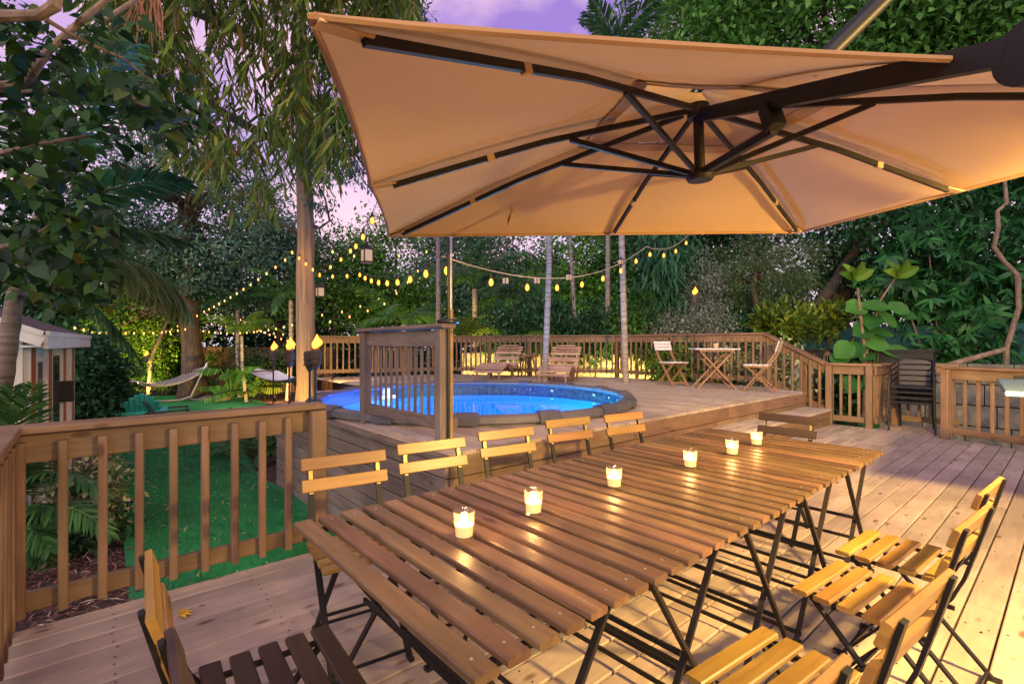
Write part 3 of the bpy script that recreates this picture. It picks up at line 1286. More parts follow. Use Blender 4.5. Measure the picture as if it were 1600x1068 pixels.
# =================================================================== UMBRELLA
def umbrella():
    l0, d0, z0 = .887, 2.32, 2.033
    rot, tu, tv = .178, .048, .027
    u = Vector((math.cos(rot), math.sin(rot), tu)).normalized()
    v = Vector((-math.sin(rot), math.cos(rot), tv))
    v = (v - u * u.dot(v)).normalized()
    to_w = lambda q: Vector((q.y * FX + q.x * RX, q.y * FY + q.x * RY, q.z))
    c = to_w(Vector((l0, d0, z0)))
    u, v = to_w(u), to_w(v)
    n = u.cross(v)
    if n.z < 0:
        n = -n
    WU, WV = 1.5, 1.125
    rise = .40
    root = thing('cantilever_umbrella', (c.x + u.x * .6 - v.x * 1.9, c.y + u.y * .6 - v.y * 1.9, 0), 'large tan cantilever umbrella with dark ribs spread over the dining table', 'umbrella')
    # outline: corners and mid sides (u,v)
    ends = [(-WU, -WV), (-WU, 0), (-WU, WV), (0, WV), (WU, WV), (WU, 0), (WU, -WV), (0, -WV)]

    def pt(a, b_, h_):
        return c + u * a + v * b_ + n * h_

    def surf(e0, e1, s, t, lift=0):
        """s: along the edge between two rib ends, t: from hub (0) to hem (1)."""
        ex, ey = e0[0] + (e1[0] - e0[0]) * s, e0[1] + (e1[1] - e0[1]) * s
        pin = 4 * s * (1 - s)
        k = t * (1 - .010 * pin * t)                       # hem pulls in between the ribs
        hgt = rise * (1 - t) + .035 * math.sin(PI * t) - .010 * pin * math.sin(PI * min(1, t * .95)) + lift + .0016 * math.sin(23 * s + 5 * t + e0[0] * 3) * math.sin(PI * t) * pin
        return pt(ex * k, ey * k, hgt)

    def panel_mesh(t0, t1, lift, ns=10, ntt=12):
        b = MB()
        for i in range(8):
            e0, e1 = ends[i], ends[(i + 1) % 8]
            base = len(b.v)
            for a in range(ns + 1):
                for q in range(ntt + 1):
                    b.v.append(tuple(surf(e0, e1, a / ns, t0 + (t1 - t0) * q / ntt, lift)))
            for a in range(ns):
                for q in range(ntt):
                    k0 = base + a * (ntt + 1) + q
                    b.f.append((k0, k0 + 1, k0 + ntt + 2, k0 + ntt + 1))
        return b
    cn = panel_mesh(.27, 1.0, .022).build('canopy', 'canopy_cloth', root, Matrix(), True)
    panel_mesh(.02, .34, .075, 8, 5).build('vent_cap', 'canopy_cloth', cn, Matrix(), True)
    panel_mesh(.265, .315, .012, 8, 2).build('vent_hem', 'canopy_hem', cn, Matrix(), True)
    # stitched seams: a doubled strip of cloth each side of every rib and along each panel's middle
    for i in range(8):
        for sx_, wd in ((0.0, .016),):
            b = MB()
            for q in range(13):
                t_ = .28 + .715 * q / 12
                p_ = surf(ends[i], ends[(i + 1) % 8], sx_, t_, .0185)
                ed = (surf(ends[i], ends[(i + 1) % 8], 1, t_, 0) - surf(ends[i], ends[(i + 1) % 8], 0, t_, 0)).normalized()
                b.v += [tuple(p_ - ed * wd), tuple(p_ + ed * wd)]
            b.f = [(2 * q, 2 * q + 1, 2 * q + 3, 2 * q + 2) for q in range(12)]
            b.build('seam', 'canopy_cloth', cn, Matrix(), True)
    # rolled hem round the edge
    hem = MB()
    ring = []
    for i in range(8):
        for a in range(8):
            ring.append(surf(ends[i], ends[(i + 1) % 8], a / 8, 1.0, .015))
    hem.tube(ring, .009, 6, closed=True)
    hem.build('hem', 'canopy_hem', cn, Matrix(), True)
    # near-corner pocket folded up over the rib end
    for i in (0, 2, 4, 6, 1, 3, 5):
        e = ends[i]
        b = MB()
        a0 = pt(e[0] * .93, e[1] * .93, rise * .07 - .004)
        a1 = pt(e[0] * .995, e[1] * .995, .008)
        b.bar(a0, a1, .038, .005, n)
        b.build('rib_pocket', 'canopy_cloth', cn)
    top = pt(0, 0, rise - .03)
    bot = pt(0, 0, .055)
    rod('hub_post', [bot, top], .024, 'brown_steel', root, 14)
    b = MB()
    b.tube([bot - n * .005, bot + n * .01, bot + n * .04, bot + n * .05], [.055, .065, .065, .03], 20)
    b.build('runner', 'brown_steel', root, Matrix(), True)
    b = MB()
    b.tube([top - n * .03, top + n * .03], [.05, .05], 16)
    b.build('hub_cap', 'brown_steel', root, Matrix(), True)
    for i, e in enumerate(ends):
        if i == 7:
            continue
        f0 = .035
        a0 = pt(e[0] * f0, e[1] * f0, rise - .03)
        a1 = pt(e[0] * .94, e[1] * .94, rise * .06 - .008)
        m_ = pt(e[0] * .5, e[1] * .5, rise * .5 + .012)
        b = MB()
        b.bar(a0, m_, .016, .024, n)
        b.bar(m_, a1, .016, .024, n)
        rb = b.build('rib', 'brown_steel', root)
        k = .42 if i % 2 else .36
        s1 = pt(e[0] * k, e[1] * k, rise * (1 - k) - .005)
        s0 = bot + n * .03 + (u * e[0] + v * e[1]).normalized() * .05
        b = MB()
        b.bar(s0, s1, .016, .022, n)
        b.build('strut', 'brown_steel', root)
        q = pt(e[0] * .66, e[1] * .66, rise * .34 + .002)
        dirv = (u * e[0] + v * e[1]).normalized()
        b = MB()
        b.box(q, (.032, .022, .030), axes(dirv - n * .25, n))
        b.build('tie_strap', 'canopy_cloth', rb)
    # boom: deep box section from the hub out past the near side, then the joint and mast
    e = ends[7]
    j0 = pt(0, e[1] * .02, rise - .055)
    j1 = pt(.01, e[1] * 1.10, -.028)
    b = MB()
    b.bar(j0, j1, .042, .058, n)
    bm = b.build('boom', 'black_steel', root)
    b = MB()
    k1 = pt(0, e[1] * .44, rise * .56 - .105)
    b.bar(pt(0, e[1] * .42, rise * .58 - .05), pt(0, e[1] * .45, rise * .55 - .125), .058, .05, v)
    b.build('bracket', 'black_steel', bm)
    b = MB()
    b.bar(bot + n * .03 - v * .05, k1 - n * .03, .026, .03, n)
    b.build('strut', 'brown_steel', root)
    # rounded joint plate
    jp = pt(.02, e[1] * 1.14, -.05)
    b = MB()
    b.tube([jp - u * .03, jp + u * .03], .07, 24)
    b.build('tilt_joint', 'black_steel', root, Matrix(), False)
    mast_top = to_w(Vector((2.0, 1.25, 3.35)))
    mast_foot = to_w(Vector((2.0, .55, 0)))
    b = MB()
    b.tube([jp, to_w(Vector((1.45, .86, 1.80))), to_w(Vector((1.98, .6, 1.5)))], .032, 12)
    b.build('slide_arm', 'black_steel', root, Matrix(), True)
    b = MB()
    b.tube([mast_foot + Vector((0, 0, .06)), to_w(Vector((2.0, .6, 1.7))), to_w(Vector((2.05, .8, 2.8))), mast_top], .032, 14)
    b.build('mast', 'black_steel', root, Matrix(), True)
    # overhead stay seen above the far rim of the cloth
    s0 = at(1268, 110, 1.72)
    s1 = at(1470, -90, 1.62)
    rod('overhead_stay', [s0, s1, mast_top], .028, 'black_steel', root, 14)
    b = MB()
    b.box(mast_foot + Vector((0, 0, .03)), (.8, .8, .06))
    b.build('base_plate', 'black_steel', root)
    # loose velcro strap hanging under the cloth
    b = MB()
    q = surf(ends[2], ends[3], .30, .72, -.01)
    pts = [q, q + Vector((-.02, -.01, -.07)), q + Vector((-.05, -.02, -.12)), q + Vector((-.03, 0, -.08)), q + Vector((.02, .01, -.01))]
    b.tube(pts, .006, 5)
    b.build('hanging_strap', 'canopy_hem', cn)
    # cord loop
    return root


umbrella()

# =================================================================== DINING TABLES
TZ = .70


def make_table():
    t = thing('folding_table', (0, 0, 0))
    W_, Ln = .585, 1.05
    for i in range(7):
        xx = -W_ / 2 + .0418 * (2 * i + 1)
        beam('slat', (xx, -Ln / 2 + random.uniform(-.003, .003), TZ - .010), (xx, Ln / 2, TZ - .010), .0605, .020, 'acacia', t, ch=.004)
    for s in (-1, 1):
        y = s * (Ln / 2 - .065)
        for q in (-1, 1):
            yy = y + q * s * .010
            b = MB()
            b.bar((q * -.23, yy, TZ - .03), (q * .235, yy, .012), .012, .019, (0, 1, 0))
            b.build('leg', 'brown_steel', t)
    b = MB()
    for s in (-1, 1):
        b.bar((-.26, s * (Ln / 2 - .05), TZ - .03), (.26, s * (Ln / 2 - .05), TZ - .03), .018, .014)
    for xx, z in ((-.23, TZ - .032), (.23, TZ - .032)):
        b.bar((xx, -Ln / 2 + .06, z), (xx, Ln / 2 - .06, z), .012, .012)
    b.build('top_frame', 'brown_steel', t)
    for xx, z in ((-.215, .045), (.215, .045), (.1, .22), (-.05, .38)):
        b = MB()
        b.bar((xx, -Ln / 2 + .06, z), (xx, Ln / 2 - .06, z), .010, .016)
        b.build('stretcher', 'black_steel', t)
    b = MB()
    for s in (-1, 1):
        y = s * (Ln / 2 - .065)
        for q in (-1, 1):
            b.box((q * .235, y + q * s * .010, .008), (.05, .03, .016))
    b.build('foot_cap', 'black_paint', t)
    b = MB()
    for i in range(7):
        for s in (-1, 1):
            b.lathe([(.0042, 0), (.0042, .001)], (-W_ / 2 + .0418 * (2 * i + 1), s * (Ln / 2 - .05), TZ + .0002), 6)
    tag(b.build('screw_head', 'hammock_steel', t), kind='stuff')
    return t


tab = make_table()
TLAB = ['slatted folding table at the near end of the long dining row, without a candle at its near edge', 'second slatted folding table from the near end of the dining row',
        'middle slatted folding table of the long dining row', 'second slatted folding table from the far end of the dining row',
        'slatted folding table at the far end of the long dining row']
for i in range(5):
    o = tab if i == 0 else copy_tree(tab)
    o.location = (.825 + i * .59, 1.262 + random.uniform(-.006, .006), 0)
    o.rotation_euler = (0, 0, R(random.uniform(-.5, .5)))
    tag(o, ['slatted folding table at the near end of the long dining row'][0] if i == 0 else TLAB[i], 'table', 'folding tables pushed together as a dining table')


# candles
def make_candle():
    t = thing('votive_candle', (0, 0, 0))
    b = MB()
    b.lathe([(.027, 0), (.0295, .003), (.0335, .084), (.0340, .087), (.0332, .0885), (.0322, .087), (.0285, .012)], n=32)
    b.build('glass', 'clear_glass', t, Matrix(), True)
    b = MB()
    b.lathe([(.0268, .011), (.0292, .045), (.012, .043)], n=20)
    wx = b.build('wax', 'wax', t, Matrix(), True)
    b = MB()
    b.lathe([(.001, .045), (.0048, .051), (.0052, .057), (.003, .066), (.0005, .075)], n=10)
    b.build('flame', 'candle_flame', wx, Matrix(), True)
    point_light('candle_light', (0, 0, .062), 2.0, (1.0, .52, .17), .012, t)
    return t


cnd = make_candle()
CP = [(.91, 1.283), (1.229, 1.30), (1.714, 1.31), (2.272, 1.271), (2.707, 1.264), (3.072, 1.286)]
CL = ['lit candle in glass nearest the camera on the dining table', 'lit candle in glass second from the near end of the table',
      'lit candle in glass third from the near end of the table', 'lit candle in glass third from the far end of the table',
      'lit candle in glass second from the far end of the table', 'lit candle in glass at the far end beside the end chair']
for i, (xx, yy) in enumerate(CP):
    o = cnd if i == 0 else copy_tree(cnd)
    o.location = (xx, yy, TZ + .001)
    o.rotation_euler = (0, 0, i * 1.3)
    tag(o, CL[i], 'candle', 'candles in glasses along the table')


# chairs (face +Y)
def make_chair():
    t = thing('folding_chair', (0, 0, 0))
    for i in range(5):
        yy = .165 - i * .072
        beam('seat_slat', (-.19, yy, .444), (.19, yy, .444), .052, .018, 'chair_slat', t, ch=.004)
    lean = Vector((0, -.32, 1)).normalized()
    for z0, y0 in ((.765, -.250), (.672, -.225)):
        c = Vector((0, y0, z0))
        beam('back_slat', c + Vector((-.195, 0, 0)), c + Vector((.195, 0, 0)), .017, .056, 'chair_slat', t, up=lean, ch=.003)
    for s in (-1, 1):
        xx = s * .155
        b = MB()
        pts = [(xx, -.272, .79), (xx, -.238, .66), (xx, -.205, .54), (xx, -.17, .455), (xx, -.115, .38), (xx, .18, .01)]
        for p, q in zip(pts[:-1], pts[1:]):
            b.bar(p, q, .010, .026, (1, 0, 0))
        b.build('back_leg_frame', 'black_steel', t)
        xx = s * .135
        b = MB()
        b.bar((xx, .15, .425), (xx, -.24, .01), .010, .022, (1, 0, 0))
        b.build('leg', 'black_steel', t)
        b = MB()
        b.bar((s * .15, -.18, .43), (s * .15, .19, .43), .010, .014)
        b.build('seat_rail', 'black_steel', t)
        b = MB()
        b.bar((s * .155, -.262, .79), (s * .155, -.226, .635), .018, .004, (0, 1, 0))
        b.build('brass_strip', 'brass', t)
        for yy in (.185, -.243):
            b = MB()
            b.box((s * (.155 if yy > 0 else .135), yy, .008), (.02, .05, .016))
            b.build('foot_cap', 'black_paint', t)
    b = MB()
    b.bar((-.155, .165, .03), (.155, .165, .03), .008, .012)
    b.build('cross_bar', 'black_steel', t)
    b = MB()
    b.bar((-.135, -.225, .03), (.135, -.225, .03), .008, .012)
    b.build('cross_bar', 'black_steel', t)
    b = MB()
    b.bar((-.155, .03, .2), (.155, .03, .2), .008, .012)
    b.build('cross_bar', 'black_steel', t)
    return t


ch0 = make_chair()
G = 'wooden folding chairs around the dining table'
chairs = [((.90, 2.045), 180 - 8, 'folding chair at the near left, in front of the railing end post'),
          ((1.385, 2.05), 180 - 8, 'second folding chair from the left, in front of the dark siding corner'),
          ((1.915, 2.06), 180 - 9, 'third folding chair on the pool side, just right of the light pole'),
          ((2.525, 2.11), 180 - 9, 'fourth folding chair on the pool side, below the pool rim cap'),
          ((3.03, 2.01), 180 - 9, 'farthest folding chair on the pool side, below the pool rim end'),
          ((3.66, 1.40), 94, 'folding chair with slats darkened as shade at the far head of the table, back towards the step'),
          ((2.565, .475), -4, 'farther of the two yellow lit chairs on the right whose seats are in full view'),
          ((2.075, .47), -5, 'nearer of the two yellow lit chairs on the right whose seats are in full view'),
          ((1.365, .475), -6, 'folding chair cut by the bottom edge, its seat below the near table leg'),
          ((.80, .53), -4, 'folding chair at the bottom edge of which only one back slat shows'),
          ((.365, 1.35), -94, 'folding chair at bottom left with its back towards the left railing, seat in view'),
          ((.365, .90), -93, 'folding chair cut by the bottom left edge, only its back slat ends showing')]
wood('shaded_chair_slat', (.075, .040, .020), (.036, .020, .011), .5, 10, .2, .22, True, .1, .25)  # same slat wood, darkened to put shade into its colour
_shaded = {}
for i, ((xx, yy), a, lab) in enumerate(chairs):
    o = ch0 if i == 0 else copy_tree(ch0)
    o.location = (xx, yy, 0)
    o.rotation_euler = (0, 0, R(a))
    tag(o, lab, 'chair', G)
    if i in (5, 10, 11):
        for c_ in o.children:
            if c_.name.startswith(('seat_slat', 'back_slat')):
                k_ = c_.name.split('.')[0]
                if k_ not in _shaded:
                    _shaded[k_] = c_.data.copy()
                    _shaded[k_].materials[0] = M['shaded_chair_slat']
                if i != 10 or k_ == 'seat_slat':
                    c_.data = _shaded[k_]


# =================================================================== POOL DECK FURNITURE
def lounger(loc, rz, label):
    t = thing('wavy_lounger', (0, 0, 0), label, 'lounger', 'wavy wooden loungers by the pool railing')
    # side profile in (y,z): foot at y=-.85 ... head at y=.85
    def prof(s):
        y = -.82 + 1.62 * s
        keys = [(0, .16), (.10, .25), (.25, .34), (.38, .34), (.50, .24), (.58, .21), (.68, .30), (.80, .47), (.92, .65), (1.0, .73)]
        for (a, za), (b_, zb) in zip(keys[:-1], keys[1:]):
            if s <= b_:
                f = (s - a) / (b_ - a)
                f = f * f * (3 - 2 * f)
                return Vector((0, y, za + (zb - za) * f))
        return Vector((0, y, keys[-1][1]))
    n = 19
    for i in range(n):
        s = (i + .5) / n
        p, q = prof(max(0, s - .02)), prof(min(1, s + .02))
        c = prof(s)
        nrm = Vector((1, 0, 0)).cross((q - p).normalized())
        beam('slat', c + Vector((-.34, 0, 0)), c + Vector((.34, 0, 0)), .078, .018, 'teak', t, up=nrm, ch=.004)
    for sx in (-.27, .27):
        b = MB()
        pts = [prof(k / 16) + Vector((sx, 0, -.035)) for k in range(17)]
        for p, q in zip(pts[:-1], pts[1:]):
            b.bar(p, q, .03, .045)
        b.build('side_rail', 'teak', t)
        for y0, z0, y1 in ((-.78, .12, -.80), (.02, .18, .10), (.48, .35, .60), (.2, .2, .12)):
            beam('leg', (sx, y0, z0), (sx, y1, 0), .03, .04, 'bistro_wood', t, up=(1, 0, 0))
    for k in (0, 1):
        beam('pillow_slat', (-.22, .66 + k * .07, .70 + k * .06), (.22, .66 + k * .07, .70 + k * .06), .07, .03, 'teak', t)
    t.location = loc
    t.rotation_euler = (0, 0, rz)
    return t


l1 = lounger((7.55, 9.15, U), R(-60), 'left one of two wavy wooden loungers, left of the slim palm trunk')
l2 = lounger((7.85, 7.45, U), R(-58), 'right one of two wavy wooden loungers, touching the slim palm trunk')
WM.clear()

stb = thing('side_table', (8.2, 8.85, U), 'small round wooden side table between the two loungers', 'side table')
b = MB()
b.lathe([(.25, .50), (.255, .51), (.255, .53), (.25, .535)], (8.2, 8.85, U), 24)
b.build('table_top', 'bistro_wood', stb, Matrix(), True)
for k in range(4):
    g = k * PI / 2 + .4
    beam('leg', (8.2 + .2 * math.cos(g), 8.85 + .2 * math.sin(g), U), (8.2 + .12 * math.cos(g), 8.85 + .12 * math.sin(g), U + .5), .03, .03, 'bistro_wood', stb, up=(1, 0, 0))
beam('stretcher', (8.2 - .17, 8.85 - .07, U + .12), (8.2 + .17, 8.85 + .07, U + .12), .025, .03, 'bistro_wood', stb)
beam('stretcher', (8.2 + .07, 8.85 - .17, U + .15), (8.2 - .07, 8.85 + .17, U + .15), .025, .03, 'bistro_wood', stb)


def bistro_table(loc, rz):
    t = thing('bistro_table', (0, 0, 0), 'small bistro table with pale slatted top and crossed wooden legs', 'table')
    for i in range(7):
        yy = -.27 + i * .09
        beam('top_slat', (-.38, yy, .715), (.38, yy, .715), .08, .022, 'white_slat', t)
    for s in (-1, 1):
        beam('edge_rail', (-.30, s * .24, .685), (.30, s * .24, .685), .03, .035, 'bistro_wood', t)
        for q in (-1, 1):
            beam('leg', (q * -.28, s * (.22 + .012 * q), .67), (q * .33, s * (.22 + .012 * q), .0), .03, .045, 'bistro_wood', t, up=(0, 1, 0))
    beam('stretcher', (-.2, -.24, .56), (-.2, .24, .56), .025, .03, 'bistro_wood', t)
    beam('stretcher', (.2, -.24, .16), (.2, .24, .16), .025, .03, 'bistro_wood', t)
    t.location = loc
    t.rotation_euler = (0, 0, rz)
    return t


def bistro_chair(loc, rz, label):
    t = thing('bistro_chair', (0, 0, 0), label, 'chair', 'white slatted bistro chairs on the pool deck')
    for i in range(5):
        beam('seat_slat', (-.2, .17 - i * .078, .45), (.2, .17 - i * .078, .45), .065, .018, 'white_slat', t)
    for i in range(3):
        z = .83 - i * .062
        beam('back_slat', (-.2, -.33 + i * .018, z), (.2, -.33 + i * .018, z), .014, .055, 'white_slat', t, up=(0, -.3, 1))
    for s in (-1, 1):
        xx = s * .17
        b = MB()
        pts = [(xx, -.345, .86), (xx, -.31, .72), (xx, -.24, .58), (xx, -.15, .46), (xx, .0, .27), (xx, .22, 0)]
        for p, q in zip(pts[:-1], pts[1:]):
            b.bar(p, q, .025, .042, (1, 0, 0))
        b.build('back_leg_frame', 'bistro_wood', t)
        beam('leg', (s * .14, .17, .43), (s * .14, -.27, 0), .025, .042, 'bistro_wood', t, up=(1, 0, 0))
        beam('seat_rail', (s * .165, -.18, .425), (s * .165, .2, .425), .02, .035, 'bistro_wood', t)
    beam('stretcher', (-.17, .17, .07), (.17, .17, .07), .02, .03, 'bistro_wood', t)
    beam('stretcher', (-.14, -.2, .08), (.14, -.2, .08), .02, .03, 'bistro_wood', t)
    t.location = loc
    t.rotation_euler = (0, 0, rz)
    return t


wood('white_slat', (.74, .70, .70), (.60, .56, .56), .5, 9, .1, .06, False, 0, .1)
bistro_table((8.72, 4.42, U), R(-49))
bistro_chair((8.62, 5.18, U), R(160), 'white slatted bistro chair left of the small table, facing it')
bistro_chair((8.74, 3.62, U), R(12), 'white slatted bistro chair right of the small table in side view')
cup = thing('small_cup', (8.78, 4.40, U + .727), 'small white cup on the pale bistro table', 'cup')
b = MB()
b.lathe([(.03, 0), (.04, .03), (.045, .09), (.038, .09), (.03, .02)], (8.78, 4.40, U + .727), 16)
b.build('bowl', 'lantern_glow', cup, Matrix(), True)  # emissive lantern material, so the cup glows though it is no lamp
b = MB()
b.lathe([(.047, .088), (.049, .092), (.043, .092)], (8.78, 4.40, U + .727), 16)
b.build('lip', 'white_plastic', cup)


# stacked black armchairs
def stack_chair():
    t = thing('stacking_chair', (0, 0, 0))
    r = .013
    # front legs up into the bent arm and round the back (one hoop), faces +Y
    rod('arm_hoop', [(-.27, .28, 0), (-.262, .25, .35), (-.255, .22, .62), (-.25, .12, .72), (-.245, -.10, .76), (-.20, -.24, .82), (-.10, -.285, .845), (.10, -.285, .845), (.20, -.24, .82),
                     (.245, -.10, .76), (.25, .12, .72), (.255, .22, .62), (.262, .25, .35), (.27, .28, 0)], r, 'black_steel', t, 8)
    for s in (-1, 1):
        rod('leg', [(s * .20, -.34, 0), (s * .20, -.25, .43), (s * .20, -.28, .82)], r, 'black_steel', t, 8)
        rod('seat_rail', [(s * .22, .22, .43), (s * .20, -.25, .42)], r, 'black_steel', t, 8)
    rod('front_rail', [(-.258, .23, .43), (.258, .23, .43)], r, 'black_steel', t, 8)
    for i in range(5):
        beam('seat_slat', (-.22, .19 - i * .09, .445), (.22, .19 - i * .09, .445), .075, .010, 'dark_slat', t)
    for i in range(4):
        z = .80 - i * .085
        beam('back_slat', (-.19, -.265 + i * .012, z), (.19, -.265 + i * .012, z), .010, .066, 'dark_slat', t, up=(0, -.15, 1))
    return t


plain('dark_slat', (.012, .014, .024), .45, 0)
sc0 = stack_chair()
for k in range(4):
    o = sc0 if k == 0 else copy_tree(sc0)
    o.location = (9.40 + .035 * k * 0, 1.66 - .0 * k, .0 + .085 * k) if False else (9.40 + .03 * (3 - k), 1.655, .078 * k)
    o.rotation_euler = (0, 0, R(90 + 4))
    tag(o, ['bottom black metal armchair of the stack, its feet on the deck', 'second black metal armchair from the bottom of the stack',
            'third black metal armchair from the bottom of the stack', 'topmost black metal armchair of the stack by the railing'][k], 'chair', 'stacked black metal armchairs')

# grill with a steel side shelf reaching into view
gr = thing('gas_grill', (4.95, -.55, 0), 'steel side shelf of an outdoor grill at the right edge', 'grill')
b = MB()
b.box((4.98, -.02, 1.015), (1.42, .80, .03), Matrix.Rotation(R(6), 3, 'Z'), .006)
b.build('side_shelf', 'sky_tinted_steel', gr)
b = MB()
b.box((4.95, -.98, .45), (1.2, .9, .8), None, .02)
b.build('cart', 'black_paint', gr)
b = MB()
b.box((4.95, -.98, 1.02), (1.2, .9, .30), None, .05)
b.build('hood', 'sky_tinted_steel', gr)
b = MB()
b.bar((5.72, .36, 1.045), (5.55, -.45, 1.045), .02, .03)
b.build('back_lip', 'black_paint', gr)

# ---------------------------------------------------------------- lights: lamps, torches, strings
def lamp_post(loc, label, energy, color, aim=None, down=0, far=None, flood=0):
    x_, y_, z_ = loc
    t = thing('lamp_post', (x_, y_, 0), label, 'lamp', 'warm lamps behind the dining table')
    yb = y_ - .16
    rod('post', [(x_, yb, 0), (x_, yb, z_ + .22), (x_, y_, z_ + .26)], .025, 'black_steel', t, 10)
    b = MB()
    b.lathe([(.12, z_ + .10), (.11, z_ + .16), (.03, z_ + .26)], (x_, y_, 0), 14)
    b.build('shade', 'black_steel', t)
    point_light('lamp_light', (x_, y_, z_), energy, color, .07, t)
    if down:
        spot_light('added_deck_spot', (x_, y_, z_ + .02), aim, down, color, 150, 1.0, .10, t)  # extra spot added to gild the deck without brightening the canopy
    if flood:
        spot_light('added_rail_spot', (x_, y_, z_ + .01), far, flood, color, 62, .9, .10, t)  # extra spot added to warm the far railings and pool deck


lamp_post((2.45, -.80, 2.0), 'warm lamp post behind the right hand chairs', 250, (1.0, .64, .19), (3.6, .6, 0), 640, (9.0, 3.4, .7), 1600)
lamp_post((-.1, -1.5, 2.05), 'warm lamp post behind the camera', 120, (1.0, .66, .26))


def torch(loc, h, label, lit=True, energy=14):
    x_, y_, z_ = loc
    t = thing('tiki_torch', (x_, y_, z_), label, 'torch', 'garden torches')
    zt = z_ + h
    rod('pole', [(x_, y_, z_), (x_, y_, zt - .2)], .013, 'black_paint', t, 8)
    b = MB()
    b.lathe([(.02, zt - .24), (.04, zt - .2), (.058, zt - .16), (.062, zt - .08), (.055, zt - .03), (.03, zt - .02)], (x_, y_, 0), 12)
    b.build('basket', 'bamboo_dark', t)
    b = MB()
    for k in range(3):
        b.tube([(x_ + .064 * math.cos(g), y_ + .064 * math.sin(g), zt - .17 + k * .055) for g in np.linspace(0, 2 * PI, 11)[:-1]], .007, 5, closed=True)
    b.build('binding', 'bamboo_dark', t)
    if lit:
        b = MB()
        b.lathe([(.02, zt - .015), (.052, zt + .02), (.058, zt + .045), (.042, zt + .075), (.018, zt + .105), (.002, zt + .135)], (x_, y_, 0), 10)
        b.v = [(a + (c_ - zt) * .2 * RX + .012 * math.sin(34 * (c_ - zt)), bb + (c_ - zt) * .2 * RY, c_) for a, bb, c_ in b.v]
        b.build('flame', 'flame', t, Matrix(), True)
        point_light('torch_light', (x_, y_, zt + .06), energy, (1.0, .45, .12), .04, t)
    return t


def ground_pt(px, d, z):
    p = at(px, 536, d)
    return (p.x, p.y, z)


torch(ground_pt(427, 8.3, LAWN), 1.80, 'lit torch on a thin pole in the lawn bed, left of its pair', True, 10)
torch(ground_pt(452, 6.1, LAWN), 1.84, 'lit torch on a thin pole beside the pool corner, right of its pair', True, 10)
torch(ground_pt(484, 5.3, LAWN), 1.84, 'unlit black torch head standing before the bare trunk', False)
torch(ground_pt(493, 5.2, LAWN), 1.86, 'small lit torch just behind the unlit black torch', True, 6)
torch(ground_pt(228, 14.5, LAWN), 1.55, 'lit torch beside the rope hammock on the lawn', True, 30)
torch(ground_pt(1085, 9.75, U), 1.80, 'lit torch behind the bistro table at the pool railing', True, 14)


def garden_spot(loc, target, energy, color, label, angle=75):
    x_, y_, z_ = loc
    t = thing('garden_spotlight', loc, label, 'spotlight', 'ground spotlights among the plants')
    d = (Vector(target) - Vector(loc)).normalized()
    rod('stake', [(x_, y_, z_ - .05), (x_, y_, z_ + .10)], .008, 'black_paint', t, 6)
    p = Vector((x_, y_, z_ + .12))
    rod('lamp_head', [p - d * .05, p + d * .05], [.03, .045], 'black_paint', t, 10)
    spot_light('spot_light', p + d * .065, target, energy, color, angle, .5, .04, t)


WARM = (1.0, .68, .18)
garden_spot((2.95, 10.35, LAWN), (3.5, 10.85, 1.2), 260, (1.0, .60, .16), 'ground spotlight at the foot of the tall bare trunk', 85)
garden_spot(ground_pt(520, 10.2, U), (5.3, 11.5, 1.1), 108, (1.0, .58, .16), 'small spotlight facing the lamp lit railing beside the trunk', 100)
garden_spot(ground_pt(205, 15.5, LAWN), ground_pt(215, 17, 1.0), 1248, WARM, 'ground spotlight under the yellow lit shrub behind the hammock', 95)
garden_spot(ground_pt(360, 13.2, LAWN), ground_pt(362, 15, .8), 624, WARM, 'ground spotlight under the big cut leaves by the back fence', 95)
garden_spot(ground_pt(430, 15.5, LAWN), ground_pt(430, 18, .4), 288, (1.0, .4, .1), 'ground spotlight grazing the back fence near the white hammock', 100)
garden_spot(ground_pt(650, 13.6, LAWN), ground_pt(660, 16, 2.2), 500, WARM, 'ground spotlight under the arching palms behind the screen', 90)
garden_spot(ground_pt(905, 14.6, LAWN), ground_pt(910, 18, 3.0), 600, (1.0, .85, .45), 'ground spotlight under the fresh green tree behind the palms', 90)
for px, e_ in ((745, 330), (840, 90), (965, 330), (1050, 230), (1130, 280)):
    q0, q1 = ground_pt(px, 12.9 if px < 900 else 12.2, .0), ground_pt(px + 10, 14.2, .7)
    garden_spot(q0, q1, e_, WARM, {745: 'ground spotlight behind the left lounger railing', 840: 'ground spotlight behind the side table railing', 965: 'ground spotlight behind the railing right of the right lounger', 1050: 'ground spotlight behind the left bistro chair railing', 1130: 'ground spotlight behind the bistro table railing'}[px], 120)


def bulb_mesh(mat, r=.024):
    b = MB()
    b.lathe([(.008, .0), (r * .8, -.02), (r, -.042), (r * .8, -.062), (.004, -.074)], n=10)
    return b.mesh('bulb', mat, True)


def cap_mesh():
    b = MB()
    b.lathe([(.013, -.005), (.013, .035), (.005, .05)], n=8)
    return b.mesh('socket', 'cable')


BM = {'bulb_lit': bulb_mesh('bulb_lit', .023), 'bulb_dim': bulb_mesh('bulb_dim', .021)}
BMS = bulb_mesh('bulb_dim', .02)
SK = cap_mesh()


